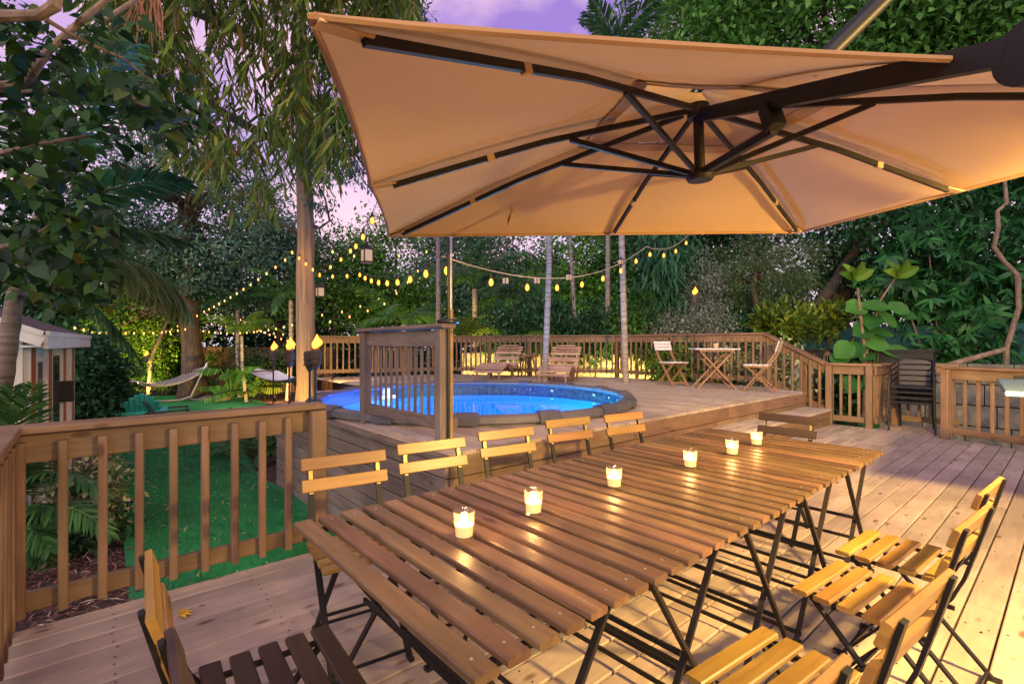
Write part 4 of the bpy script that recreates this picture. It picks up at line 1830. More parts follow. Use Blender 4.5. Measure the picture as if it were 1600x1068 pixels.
def string_lights(pts, label, spacing=.5, mat='bulb_lit', sag=.0, drop=.05, light=0, cable='cable', r=.004, first=.25, mesh=None):
    """A cable sagging through points with a bulb and socket every so often."""
    P = []
    for a, b_ in zip(pts[:-1], pts[1:]):
        a, b_ = Vector(a), Vector(b_)
        k = 14
        for i in range(k):
            t = i / k
            P.append(a.lerp(b_, t) + Vector((0, 0, -4 * sag * t * (1 - t) * (b_ - a).length)))
    P.append(Vector(pts[-1]))
    root = thing('string_lights', P[0], label, 'string lights', 'strings of warm bulbs')
    rod('cable', P, r, cable, root, 5)
    acc = 0
    nxt = first
    cnt = 0
    for a, b_ in zip(P[:-1], P[1:]):
        sl = (b_ - a).length
        while acc + sl >= nxt:
            q = a.lerp(b_, (nxt - acc) / max(sl, 1e-6)) + Vector((0, 0, -drop))
            bo = link(bpy.data.objects.new('bulb', mesh or BM[mat]), root, Matrix.Translation(q))
            link(bpy.data.objects.new('socket', SK), bo, Matrix.Translation(q))
            if light and cnt % light == 0:
                point_light('bulb_light', q + Vector((0, 0, -.11)), 2.6, (1.0, .5, .15), .03, root)
            cnt += 1
            nxt += spacing
        acc += sl
    return root


string_lights([at(452, 384, 10.2), at(500, 424, 10.15)], 'short string of bright bulbs wrapped round the bare trunk', .19, light=2, first=.08)
string_lights([at(492, 420, 10.0), at(560, 420, 8.6), at(690, 400, 4.1)], 'string of bright bulbs from the bare trunk to the light pole', .62, sag=.03, light=2)
string_lights([at(690, 400, 4.1), at(1010, 385, 7.8), at(1080, 362, 9.5)], 'sagging string of bright bulbs from the light pole to the right', .60, sag=.07, light=2, cable='jute', r=.006, first=.06, drop=.07)
string_lights([at(592, 310, 4.6), at(545, 385, 8.0), at(505, 415, 10.0)], 'steep string of bulbs rising from the trunk behind the umbrella edge', .95, sag=.02, first=.5)
string_lights([at(508, 383, 10.0), at(590, 395, 12), at(680, 385, 13)], 'faint string of bulbs crossing above the hanging lanterns', .8, 'bulb_dim', .03)
string_lights([at(452, 395, 10.5), at(320, 482, 16), at(245, 520, 19)], 'string of small bulbs descending left from the bare trunk to the oak', .62, 'bulb_dim', .01, r=.003)
string_lights([at(108, 503, 10), at(200, 515, 13), at(300, 508, 16)], 'string of small bulbs from the shed roof across the lit shrub', .40, 'bulb_dim', .02, r=.003)
string_lights([at(190, 520, 17), at(310, 512, 17.5), at(468, 500, 14)], 'string of small bulbs level across the back garden under the oak', .42, 'bulb_dim', .03, r=.003)
string_lights([at(180, 508, 18), at(320, 500, 20), at(460, 520, 17)], 'far string of small bulbs along the back fence', .52, 'bulb_dim', .01, r=.003)
string_lights([at(360, 485, 19), at(450, 528, 15), at(462, 540, 14)], 'string of small bulbs sloping down behind the torch pair', .5, 'bulb_dim', .02, r=.003)
string_lights([at(500, 500, 12), at(600, 470, 13), at(660, 410, 14)], 'string of small bulbs climbing right behind the slatted screen', .50, 'bulb_dim', .03, r=.003)
string_lights([at(490, 488, 14), at(560, 475, 15), at(650, 430, 16)], 'upper string of small bulbs in the trees behind the screen', .62, 'bulb_dim', .04, r=.003)


def lantern(loc, label, s=1.0):
    x_, y_, z_ = loc
    t = thing('hanging_lantern', loc, label, 'lantern', 'small hanging lanterns')
    b = MB()
    b.box((x_, y_, z_ - .11 * s), (.13 * s, .13 * s, .17 * s))
    b.build('glow_panel', 'lantern_glow', t)
    b = MB()
    for sx in (-1, 1):
        for sy in (-1, 1):
            b.box((x_ + sx * .07 * s, y_ + sy * .07 * s, z_ - .11 * s), (.016 * s, .016 * s, .2 * s))
    b.box((x_, y_, z_ - .215 * s), (.17 * s, .17 * s, .02 * s))
    b.lathe([(.125 * s, -.01 * s), (.11 * s, .01 * s), (.03 * s, .06 * s), (.012 * s, .10 * s)], (x_, y_, z_), 4)
    b.build('frame', 'brown_steel', t)
    rod('hook', [(x_, y_, z_ + .09 * s), (x_, y_, z_ + .32 * s)], .004, 'cable', t, 5)


lantern(at(573, 388, 7.6), 'dark framed lantern hanging left of the umbrella corner')
lantern(at(500, 448, 9.6), 'small dark lantern hanging just right of the bare trunk', .9)
lantern(at(790, 433, 9.0), 'small lantern between the string bulbs left of the slim palm', .6)
lantern(at(839, 433, 9.3), 'small lantern just left of the slim palm trunk', .6)
lantern(at(889, 428, 9.6), 'small lantern hanging beside the leaning palm trunk', .6)
lantern(at(970, 405, 9.6), 'small lantern hanging beside the right slim palm trunk', .5)

# garden furniture: hammocks, adirondack chairs
def net_hammock(pL, pR, sagz, width, label, stand=True, mat='rope'):
    pL, pR = Vector(pL), Vector(pR)
    d = (pR - pL)
    d2 = Vector((d.x, d.y, 0)).normalized()
    s = Vector((-d2.y, d2.x, 0))
    mid = (pL + pR) / 2
    t = thing('hammock', (mid.x, mid.y, LAWN), label, 'hammock')
    nu, nv = 26, 10
    G_ = []
    for i in range(nu + 1):
        u_ = i / nu
        row = []
        for j in range(nv + 1):
            v_ = j / nv - .5
            taper = 1 if .14 < u_ < .86 else max(.05, min(u_, 1 - u_) / .14)
            c = pL.lerp(pR, u_) + Vector((0, 0, -4 * sagz * u_ * (1 - u_))) + s * (v_ * width * taper) + Vector((0, 0, .10 * (2 * v_) ** 2 * taper))
            row.append(c)
        G_.append(row)
    b = MB()
    if mat == 'rope':
        for j in range(nv + 1):
            b.tube([G_[i][j] for i in range(nu + 1)], .012, 4, False)
        for i in range(4, nu - 3):
            for j in range(nv):
                b.tube([G_[i][j], G_[i + (1 if j % 2 else -1)][j + 1]], .010, 3, False)
        for i in range(3, nu - 3):
            b.tube(G_[i], .011, 3, False)
    else:
        for i in range(nu):
            for j in range(nv):
                b.add([G_[i][j], G_[i + 1][j], G_[i + 1][j + 1], G_[i][j + 1]], [(0, 1, 2, 3)])
    b.build('netting', mat if mat == 'rope' else 'white_paint', t)
    for i in (3, nu - 3):
        b = MB()
        b.tube([G_[i][0], G_[i][nv]], .022, 8)
        b.build('spreader_bar', 'bistro_wood', t)
    if stand:
        z0 = LAWN + .04
        fl, fr = pL.lerp(pR, .16), pL.lerp(pR, .80)
        fl, fr = Vector((fl.x, fl.y, z0)), Vector((fr.x, fr.y, z0))
        b = MB()
        b.tube([pL + Vector((0, 0, .05)), fl + Vector((0, 0, .10)), fl + d2 * .3, fr - d2 * .3, fr + Vector((0, 0, .1)), pR + Vector((0, 0, .12))], .035, 8)
        for f in (fl, fr):
            b.tube([f + d2 * .1 - s * .6 - Vector((0, 0, .02)), f + s * .6 + d2 * .1 - Vector((0, 0, .02))], .03, 8)
        b.build('stand', 'hammock_steel', t, Matrix(), True)
    return t


net_hammock(at(186, 590, 15.0), at(324, 572, 16.8), .46, 1.3, 'rope net hammock with spreader bars on its grey steel stand')
net_hammock(at(400, 576, 13.2), at(500, 584, 12.4), .30, .9, 'white cloth hammock half hidden behind the bare trunk', False, 'cloth')


def adirondack(loc, rz, mat, label):
    t = thing('adirondack_chair', (0, 0, 0), label, 'chair', 'plastic garden chairs on the lawn')
    # faces +Y
    nsl = 7
    for i in range(nsl):
        xx = (i - 3) * .075
        hgt = .93 - .055 * (abs(i - 3) ** 1.6) / 2.2
        b = MB()
        pts = [Vector((xx * .85, -.10, .30)), Vector((xx, -.24, .58)), Vector((xx * 1.06, -.40, hgt))]
        for p, q in zip(pts[:-1], pts[1:]):
            b.bar(p, q, .068, .02, (0, 1, .4))
        b.build('back_slat', mat, t)
    for i in range(6):
        beam('seat_slat', (-.25, .35 - i * .085, .37 - i * .014), (.25, .35 - i * .085, .37 - i * .014), .075, .02, mat, t)
    for s in (-1, 1):
        beam('arm', (s * .34, -.36, .56), (s * .34, .36, .58), .12, .025, mat, t)
        beam('leg', (s * .30, .33, 0), (s * .30, .33, .57), .09, .03, mat, t, up=(0, 1, 0))
        beam('leg', (s * .27, -.50, .0), (s * .27, .36, .36), .03, .09, mat, t)
    beam('back_brace', (-.33, -.30, .55), (.33, -.30, .55), .03, .06, mat, t)
    t.location = loc
    t.rotation_euler = (0, 0, rz)
    return t


adirondack(ground_pt(224, 9.8, LAWN), R(-8), 'teal_plastic', 'teal plastic adirondack chair seen from behind over the railing')
adirondack(ground_pt(262, 9.9, LAWN), R(-95), 'dark_plastic', 'dark plastic adirondack chair turned sideways right of the teal one')


# shed
def shed():
    p0, p1 = Vector((-.48, 7.03, LAWN)), Vector((-.17, 10.2, LAWN))
    d = (p1 - p0).normalized()
    s = Vector((-d.y, d.x, 0))                              # towards -X (into the shed)
    W = Matrix.Translation(p0) @ Matrix((d, s, Vector((0, 0, 1)))).transposed().to_4x4()
    ln = (p1 - p0).length
    t = thing('garden_shed', p0, 'small white garden shed with orange pilasters at the left edge', 'shed')
    Hh = 1.97
    def bx(name, c, size, mat, parent=t, ch=0):
        b = MB()
        b.box(c, size, None, ch)
        return b.build(name, mat, parent, W)
    # gable wall facing the camera, long wall towards the lawn
    b = MB()
    b.add([(0, .0, 0), (0, 3.2, 0), (0, 3.2, Hh), (0, 1.6, Hh + .62), (0, 0, Hh), (.08, .0, 0), (.08, 3.2, 0), (.08, 3.2, Hh), (.08, 1.6, Hh + .62), (.08, 0, Hh)],
          [(0, 1, 2, 3, 4), (9, 8, 7, 6, 5), (0, 4, 9, 5), (1, 6, 7, 2), (4, 3, 8, 9), (3, 2, 7, 8), (0, 5, 6, 1)])
    b.build('gable_wall', 'stucco', t, W)
    bx('long_wall', (ln / 2 + .04, .04, Hh / 2), (ln - .1, .08, Hh), 'white_paint')
    bx('end_wall', (ln, 1.6, Hh / 2), (.08, 3.1, Hh), 'stucco')
    for x_ in (.10, 1.05, 2.12, ln - .28):
        bx('pilaster', (x_ + .11, -.025, Hh / 2), (.22, .05, Hh - .01), 'orange_timber')
        bx('trim', (x_ - .025, -.02, Hh / 2), (.05, .06, Hh - .01), 'white_paint')
        bx('trim', (x_ + .245, -.02, Hh / 2), (.05, .06, Hh - .01), 'white_paint')
    for x_, w_, z0, z1 in ((1.70, .62, .05, 1.8), (.68, .36, .6, 1.75), (2.64, .42, .7, 1.7)):
        f = bx('window' if z0 > .3 else 'door', (x_, -.012, (z0 + z1) / 2), (w_, .03, z1 - z0), 'white_paint')
        bx('pane', (x_, -.03, (z0 + z1) / 2 + .05), (w_ - .16 if w_ > .3 else w_ - .06, .012, (z1 - z0) - .22), 'dark_glass', f)
    bx('wall_lamp', (2.00, -.10, 1.25), (.10, .14, .28), 'black_paint', ch=.01)
    bx('downpipe', (2.45, -.07, Hh / 2 - .05), (.05, .05, Hh - .1), 'white_paint', ch=.01)
    # roof with fascias
    b = MB()
    ov, e = .20, .30
    zE = Hh - .02
    for (y0, z0, y1, z1) in ((-ov, zE, 1.6, Hh + .72), (3.2 + ov, zE, 1.6, Hh + .72)):
        b.add([(-e, y0, z0), (ln + .05, y0, z0), (ln + .05, y1, z1), (-e, y1, z1), (-e, y0, z0 + .06), (ln + .05, y0, z0 + .06), (ln + .05, y1, z1 + .06), (-e, y1, z1 + .06)],
              [(0, 1, 2, 3), (7, 6, 5, 4), (0, 4, 5, 1), (1, 5, 6, 2), (2, 6, 7, 3), (3, 7, 4, 0)])
    b.build('roof', 'roof_felt', t, W)
    bx('eave_fascia', (ln / 2 - .125, -ov - .015, zE - .035), (ln + .35, .03, .14), 'white_paint')
    bx('eave_fascia', (ln / 2 - .125, -ov - .03, zE + .045), (ln + .37, .03, .05), 'white_paint')
    b = MB()
    b.bar((-e - .015, -ov, zE - .03), (-e - .015, 1.6, Hh + .70), .03, .12)
    b.bar((-e - .03, -ov, zE + .045), (-e - .03, 1.6, Hh + .775), .03, .05)
    b.build('gable_fascia', 'white_paint', t, W)
    bx('soffit', (ln / 2 - .12, -.10, zE - .08), (ln + .32, .19, .02), 'white_paint')


shed()


# back fence of planks
def plank_fence(p0, p1, h0, label, name='plank_fence'):
    p0, p1 = Vector(p0), Vector(p1)
    d = (p1 - p0)
    ln = d.length
    d.normalize()
    t = thing(name, (p0 + p1) / 2, label, 'fence')
    n = int(ln / .17)
    for i in range(n):
        c = p0 + d * (ln * (i + .5) / n)
        beam('plank', c, c + Vector((0, 0, h0 + random.uniform(-.02, .02))), .155, .02, 'fence_plank', t, up=Vector((-d.y, d.x, 0)), ch=.004)
    for z in (.4, h0 - .35):
        beam('cross_rail', p0 + Vector((0, 0, z)) + Vector((-d.y, d.x, 0)) * .035, p1 + Vector((0, 0, z)) + Vector((-d.y, d.x, 0)) * .035, .04, .09, 'fence_plank', t)


q0, q1 = ground_pt(60, 20.5, LAWN), ground_pt(520, 18.8, LAWN)
plank_fence(q0, q1, 1.75, 'brown plank fence closing the back of the lawn')


# low stone wall behind the pool railing, block by block
def block_wall(pts, h0, label, mat='stone_wall'):
    t = thing('stone_wall', (pts[0][0], pts[0][1], LAWN), label, 'wall')
    for (x0, y0), (x1, y1) in zip(pts[:-1], pts[1:]):
        a, b_ = Vector((x0, y0, 0)), Vector((x1, y1, 0))
        ln = (b_ - a).length
        rows = 4
        for r_ in range(rows):
            z0 = LAWN + (h0 - LAWN) * r_ / rows
            z1 = LAWN + (h0 - LAWN) * (r_ + 1) / rows
            x_ = -.2 * (r_ % 2)
            while x_ < ln:
                w_ = random.uniform(.42, .62)
                s0, s1 = max(0, x_), min(ln, x_ + w_)
                if s1 - s0 > .06:
                    o_ = random.uniform(-.012, .012)
                    nrm = Vector((-(b_ - a).y, (b_ - a).x, 0)).normalized()
                    beam('stone', a.lerp(b_, (s0 + .008) / ln) + Vector((0, 0, (z0 + z1) / 2)) + nrm * o_, a.lerp(b_, (s1 - .008) / ln) + Vector((0, 0, (z0 + z1) / 2)) + nrm * o_, .2, z1 - z0 - .014, mat, t, ch=.02)
                x_ += w_


block_wall([(11.2, 3.6), (11.2, 8.0), (8.6, 12.2)], 1.05, 'low pale stone wall lit yellow behind the pool railing')
block_wall([(12.2, 4.4), (12.4, -1.6)], .95, 'low dark stone wall behind the right hand railing', 'stone_dark')
# dark planter tubs on the wall and screen cloth behind
for k, (yy, lab) in enumerate(((3.5, 'long black planter tub on the stone wall, left of two'), (2.3, 'long black planter tub on the stone wall, right of two'))):
    t = thing('planter_tub', (12.25, yy, .95), lab, 'planter', 'black planter tubs on the wall')
    b = MB()
    b.box((12.25, yy, 1.05), (.34, .95, .22), None, .02)
    b.build('tub', 'plastic_tub', t)
    b = MB()
    b.box((12.25, yy, 1.175), (.40, 1.02, .04), None, .01)
    b.build('rim', 'plastic_tub', t)
t = thing('screen_fence', (14.2, 1.0, LAWN), 'teal screen cloth fence glimpsed behind the right hand plants', 'fence')
for k in range(6):
    beam('panel', (14.2, 5.2 - k * 1.6, LAWN + 1.15), (14.2, 5.2 - k * 1.6 - 1.56, LAWN + 1.15), .02, 2.3, 'screen_cloth', t)
    beam('post', (14.22, 5.22 - k * 1.6, LAWN), (14.22, 5.22 - k * 1.6, LAWN + 2.4), .06, .06, 'black_paint', t, up=(1, 0, 0))

# small wicker post lantern by the sloping railing
t = thing('wicker_lantern', at(1293, 566, 10.6), 'small pale wicker lantern standing beyond the sloping railing', 'lantern')
p = at(1293, 566, 10.6)
b = MB()
for k in range(10):
    g = 2 * PI * k / 10
    b.bar((p.x + .07 * math.cos(g), p.y + .07 * math.sin(g), p.z - .15), (p.x + .07 * math.cos(g + .3), p.y + .07 * math.sin(g + .3), p.z + .15), .012, .012)
for z in (-.15, 0, .15):
    b.tube([(p.x + .075 * math.cos(g), p.y + .075 * math.sin(g), p.z + z) for g in np.linspace(0, 2 * PI, 13)[:-1]], .01, 5, closed=True)
b.build('basket', 'jute', t)
b = MB()
b.lathe([(.09, .15), (.06, .20), (.02, .25)], p, 10)
b.build('lid', 'bistro_wood', t)
rod('stake', [(p.x, p.y, LAWN), (p.x, p.y, p.z - .14)], .02, 'bistro_wood', t)


# =================================================================== PLANTS
def far_wood():
    n = 60000
    ang = R(-12) + rng.random(n) * R(122)
    lump = np.sin(ang * 9) * .8 + np.sin(ang * 23 + 1) * .6
    dist = 27 + rng.random(n) * 4 + lump * .6
    hmax = 5.2 + lump + rng.normal(size=n) * .3
    z = LAWN + rng.random(n) ** .9 * hmax
    P = np.c_[dist * np.cos(ang), dist * np.sin(ang), z]
    A = unit(n) + np.array([0, 0, -.2])
    me = leafmesh('far_wood', P, A, np.array([0, 0, 1.0]) + unit(n) * .7, .34 * (.6 + .8 * rng.random(n)), .2 * (.6 + .8 * rng.random(n)), 'leaf_deep', 'dia')
    tag(link(bpy.data.objects.new('far_wood', me)), 'dense dark green wood closing the view behind the garden', None, None, 'stuff')


far_wood()
GP = lambda px, d, z=LAWN: ground_pt(px, d, z)
BT = 'trees behind the garden'
# big oak at left
tree('oak_tree', GP(303, 17.2), at(312, 350, 17.5), (3.6, 3.0, 3.1), 'big blue green oak with dark trunk behind the rope hammock', group=BT, leaf='leaf_oak', tr=.36, nclump=420, per=60, L0=.15, W0=.08, cr=.34, limbs=16, fill=.25,
     trunk_pts=[Vector(GP(303, 17.2)), at(296, 470, 17.2), at(288, 380, 17.4), at(310, 300, 17.6)])
tree('oak_tree', GP(430, 20), at(425, 420, 20), (2.6, 2.2, 2.3), 'blue green tree left of the bare trunk, right of the big oak', group=BT, leaf='leaf_oak', tr=.2, nclump=240, per=55, L0=.16, W0=.08, fill=.3)
tree('broadleaf_tree', GP(520, 20), at(520, 455, 20), (2.2, 2.0, 2.0), 'mid green tree right behind the bare trunk', group=BT, leaf='leaf_mid', tr=.2, nclump=200, per=55, L0=.17, W0=.09, fill=.3)
tree('broadleaf_tree', GP(620, 21), at(610, 425, 21), (2.6, 2.2, 2.4), 'bright green tree beyond the string lights left of the light pole', group=BT, leaf='leaf_bright', tr=.2, nclump=260, per=55, L0=.17, W0=.09, fill=.3)
tree('broadleaf_tree', GP(760, 21), at(740, 415, 21), (2.2, 2.0, 2.4), 'teal green tree behind the fan of palms', group=BT, leaf='leaf_oak', tr=.2, nclump=240, per=55, L0=.17, W0=.09, fill=.3)
tree('broadleaf_tree', GP(850, 21), at(845, 450, 21), (1.5, 1.5, 1.6), 'low mid green tree between the palms under the sky gap', group=BT, leaf='leaf_oak', tr=.2, nclump=130, per=55, L0=.17, W0=.09, fill=.3)
tree('broadleaf_tree', GP(935, 19), at(930, 410, 19), (2.3, 2.0, 2.6), 'fresh green tree behind the slim palm trunks', group=BT, leaf='leaf_bright', tr=.2, nclump=280, per=55, L0=.16, W0=.09, fill=.3)
tree('broadleaf_tree', GP(1030, 18), at(1030, 400, 18), (2.0, 2.0, 2.8), 'dark green tree right of the slim palm trunks', group=BT, leaf='leaf_deep', tr=.2, nclump=260, per=55, L0=.17, W0=.09, fill=.3)
tree('broadleaf_tree', GP(1130, 18), at(1130, 400, 18), (2.4, 2.0, 2.6), 'dark tree behind the silver shrub', group=BT, leaf='leaf_deep', tr=.2, nclump=240, per=50, L0=.17, W0=.09, fill=.3)
tree('broadleaf_tree', GP(90, 17), at(80, 430, 17), (3.4, 2.6, 3.2), 'dark tree behind the shed roof', group=BT, leaf='leaf_deep', tr=.25, nclump=300, per=55, L0=.18, W0=.1, fill=.3)
tree('broadleaf_tree', GP(195, 19), at(200, 470, 19), (2.0, 1.8, 1.8), 'mid green tree between shed and big oak', group=BT, leaf='leaf_mid', tr=.16, nclump=190, per=55, L0=.16, W0=.08, fill=.3)
# the big one above the umbrella at right
tree('broadleaf_tree', GP(1320, 15.5), at(1300, 70, 14.5), (5.6, 4.6, 4.3), 'huge bright green tree towering above the umbrella at right', group=BT, leaf='leaf_bright', tr=.34, nclump=1350, per=62, L0=.19, W0=.10, cr=.42, limbs=26, fill=.25,
     trunk_pts=[Vector(GP(1290, 15)), at(1320, 440, 15), at(1355, 330, 14.6), at(1330, 150, 14.5)])
tree('broadleaf_tree', GP(1350, 15), at(1400, 330, 14.5), (3.6, 3.0, 2.3), 'dark leaning tree under the umbrella rim at right', group=BT, leaf='leaf_deep', tr=.2, nclump=330, per=55, L0=.17, W0=.085, fill=.3,
     trunk_pts=[Vector(GP(1262, 13.5)), at(1285, 470, 13.5), at(1330, 400, 13.7), at(1400, 330, 14)])
tree('broadleaf_tree', GP(1620, 12), at(1640, 120, 12), (3.2, 3.0, 3.0), 'yellow green leafy tree at the upper right edge', group=BT, leaf='leaf_mid', tr=.2, nclump=330, per=55, L0=.18, W0=.12, tmpl='oval', fill=.3)
tree('broadleaf_tree', GP(1650, 11), at(1600, 400, 11.5), (2.4, 2.4, 2.4), 'dark leafy tree behind the crooked vine stem', group=BT, leaf='leaf_palmate', tr=.14, nclump=200, per=45, L0=.22, W0=.07, tmpl='lance', fill=.3, droop=.5)

# palmate-leaf shrubs right of the big leaf plant
def palmate_shrub(base, cens, label, n=70, L0=.26, leaf='leaf_palmate'):
    root = thing('umbrella_leaf_shrub', base, label, 'shrub', 'umbrella leaf shrubs behind the right railing')
    base = Vector(base)
    b = np.array(base)
    Ps, As, Us, Szs = [], [], [], []
    tb = MB()
    for c, r_ in cens:
        c = Vector(c)
        tb.tube([Vector((0, 0, 0)), (c - base) * .55 + Vector((0, 0, .1)), c - base], [.03, .022, .012], 6)
        for _ in range(n):
            p = np.array(c) + rng.normal(size=3) * np.array([r_, r_, r_ * .75])
            out = unit(1)[0] * .9 + np.array([-.40, -.30, .40])
            out /= np.linalg.norm(out)
            e1 = np.cross(out, [0, 0, 1.0])
            e1 /= max(np.linalg.norm(e1), 1e-5)
            e2 = np.cross(out, e1)
            nf = int(rng.integers(4, 9))
            sz_ = .6 + .9 * rng.random()
            span = 2 * PI * (1 if rng.random() < .5 else .62)
            for k in range(nf):
                g = span * k / nf + rng.random() * .4
                Szs.append(sz_ * (.75 + .4 * rng.random()))
                Ps.append(p + rng.normal(size=3) * .008)
                As.append(e1 * math.cos(g) + e2 * math.sin(g) + out * .15 + np.array([0, 0, -.45]) + rng.normal(size=3) * .15)
                Us.append(out)
    P, A, Uu = np.array(Ps), np.array(As), np.array(Us)
    tb.build('stem', 'bark_vine', root, Matrix.Translation(base), True)
    me = leafmesh('crown', P - b, A, Uu, L0 * np.array(Szs), L0 * .25 * np.array(Szs), leaf, 'lance')
    link(bpy.data.objects.new('crown', me), root, Matrix.Translation(base))


palmate_shrub(GP(1480, 10.8), [(at(1450, 380, 11.2), .5), (at(1400, 430, 11), .35), (at(1520, 350, 11.2), .5), (at(1460, 470, 10.8), .4)], 'umbrella leaf shrub with glossy fingers above the stacked chairs', 60)
palmate_shrub(GP(1540, 10.4), [(at(1520, 500, 10.2), .35), (at(1490, 545, 10.2), .25), (at(1560, 440, 10.6), .45), (at(1590, 520, 10.2), .3)], 'lower umbrella leaf shrub above the right hand railing', 55)
palmate_shrub(GP(1500, 10.1), [(at(1470, 600, 10.0), .22), (at(1520, 640, 9.9), .25), (at(1575, 650, 9.6), .25), (at(1430, 640, 10.6), .2)], 'umbrella leaf shrub seen between the right hand balusters', 26, .22)

# pale crooked vine stem at the right
vs = thing('crooked_vine_stem', GP(1570, 9.6), 'bare crooked vine stem climbing at the right edge', 'vine')
rod('stem', [at(1420, 590, 9.6), at(1500, 565, 9.6), at(1572, 545, 9.5), at(1592, 480, 9.5), at(1590, 430, 9.5), at(1566, 405, 9.5), at(1553, 385, 9.5), at(1560, 355, 9.4), at(1558, 330, 9.4), at(1573, 318, 9.4), at(1570, 285, 9.4), at(1600, 200, 9.2)],
    [.06, .055, .05, .045, .045, .04, .04, .04, .035, .035, .03, .03], 'bark_vine', vs, 8)
rod('root', [at(1572, 545, 9.5), Vector(GP(1570, 9.6))], [.05, .07], 'bark_vine', vs, 8)

# feathery tree, silver shrub
tree('feathery_tree', GP(1185, 12.3), at(1195, 425, 12.4), (1.35, 1.2, .95), 'feathery olive green small tree behind the bistro table', 'tree', leaf='leaf_feather', tr=.10, nclump=95, per=120, L0=.12, W0=.014, cr=.17, droop=.6, fill=.3, limbs=14,
     trunk_pts=[Vector(GP(1186, 12.3)), at(1188, 500, 12.3), at(1176, 450, 12.3), at(1185, 410, 12.3)])
shrub('silver_shrub', GP(1095, 12.0), at(1095, 455, 12.1), (.55, .5, 1.15), 'silvery leaved upright shrub left of the feathery tree', leaf='leaf_silver', nclump=90, per=60, L0=.085, W0=.03, cr=.14, fill=.1)
shrub('silver_shrub', GP(1080, 11.8), at(1085, 515, 11.8), (1.15, .7, .5), 'low silvery bush along the pool railing beside the deck torch', leaf='leaf_silver', nclump=110, per=60, L0=.08, W0=.03, cr=.16, fill=.1)
shrub('hanging_vine', GP(1040, 12.6), at(1040, 440, 12.6), (.5, .5, 1.5), 'long drooping dark vine leaves beside a palm trunk', 'vine', leaf='leaf_deep', nclump=80, per=30, L0=.34, W0=.06, tmpl='lance', cr=.2, droop=1.6, fill=.1)
shrub('croton_bush', GP(1225, 11.0), at(1222, 508, 11.0), (.62, .5, .38), 'yellow green croton bush behind the sloping railing', leaf='leaf_croton', nclump=34, per=36, L0=.20, W0=.075, tmpl='oval', cr=.13, droop=-.5, fill=.2)
shrub('croton_bush', GP(1285, 11.2), at(1290, 505, 11.2), (.45, .4, .3), 'small croton with a few orange leaves left of the big leaf plant', leaf='leaf_croton', nclump=22, per=30, L0=.16, W0=.06, tmpl='oval', cr=.12, droop=-.3, fill=.2)
for px, d, z, nm in ((1010, 12.6, 505, 'spiky mid green bush'), (1140, 12.4, 520, 'dark leafy bush'), (940, 13.6, 505, 'low dark bush'), (870, 14, 505, 'low green bush'), (800, 14.2, 505, 'leafy green bush')):
    shrub('garden_bush', GP(px, d), at(px, z + 15, d), (.9, .7, .75), nm + {1010: ' left of the low silvery bush', 1140: ' under the feathery tree', 940: ' between slim palm trunks', 870: ' just right of the slim palm', 800: ' behind the left lounger'}[px], group='bushes along the pool railing', leaf='leaf_deep' if px != 1010 else 'leaf_fern', nclump=60, per=45, L0=.17, W0=.06, tmpl='lance', cr=.2, droop=.1, fill=.1)
for px, d, nm in ((1060, 10.9, 'shrub seen between balusters behind the left bistro chair'), (1130, 10.6, 'leafy shrub seen between balusters behind the bistro table'), (1215, 10.2, 'pale variegated shrub seen through the sloping railing')):
    shrub('variegated_shrub', GP(px, d), at(px, 580, d), (.7, .5, .65), nm, group='pale shrubs behind the pool railing', leaf='leaf_variegated' if px > 1100 else 'leaf_lit_palm', nclump=50, per=40, L0=.11, W0=.05, tmpl='oval', cr=.14, fill=.1)
shrub('garden_bush', GP(1330, 10.4), at(1330, 600, 10.4), (.7, .4, .7), 'dark bush seen between the balusters left of the stacked chairs', group='bushes along the right hand railing', leaf='leaf_hedge', nclump=60, per=40, L0=.14, W0=.07, cr=.16, fill=.1)
shrub('garden_bush', GP(1530, 10.9), at(1530, 580, 11), (1.6, .7, .8), 'dark bush behind the right hand railing', group='bushes along the right hand railing', leaf='leaf_deep', nclump=110, per=45, L0=.18, W0=.07, tmpl='lance', cr=.2, fill=.1)


# big round leaf plant (each leaf a part)
def heart_leaf_mesh(name, L0, W0, mat):
    nU, nV = 7, 7
    b = MB()
    for i in range(nU):
        t = i / (nU - 1)
        wd = W0 * math.sin(PI * (t * .90 + .06)) ** .62 * .5
        for j in range(nV):
            s = j / (nV - 1) * 2 - 1
            b.v.append((t * L0, s * wd, .10 * L0 * abs(s) ** 1.5 - .22 * L0 * t * t + .018 * L0 * math.sin(9 * t + 2 * s)))
    for i in range(nU - 1):
        for j in range(nV - 1):
            k = i * nV + j
            b.f.append((k, k + nV, k + nV + 1, k + 1))
    return b.mesh(name, mat, True)


def place_leaf(mesh, root, p, d, upv, roll=0, name='leaf'):
    x = Vector(d).normalized()
    z = Vector(upv)
    z = (z - x * x.dot(z)).normalized()
    y = z.cross(x)
    Wm = Matrix((x, y, z)).transposed().to_4x4()
    return link(bpy.data.objects.new(name, mesh), root, Matrix.Translation(Vector(p)) @ Wm @ Matrix.Rotation(roll, 4, 'X'))


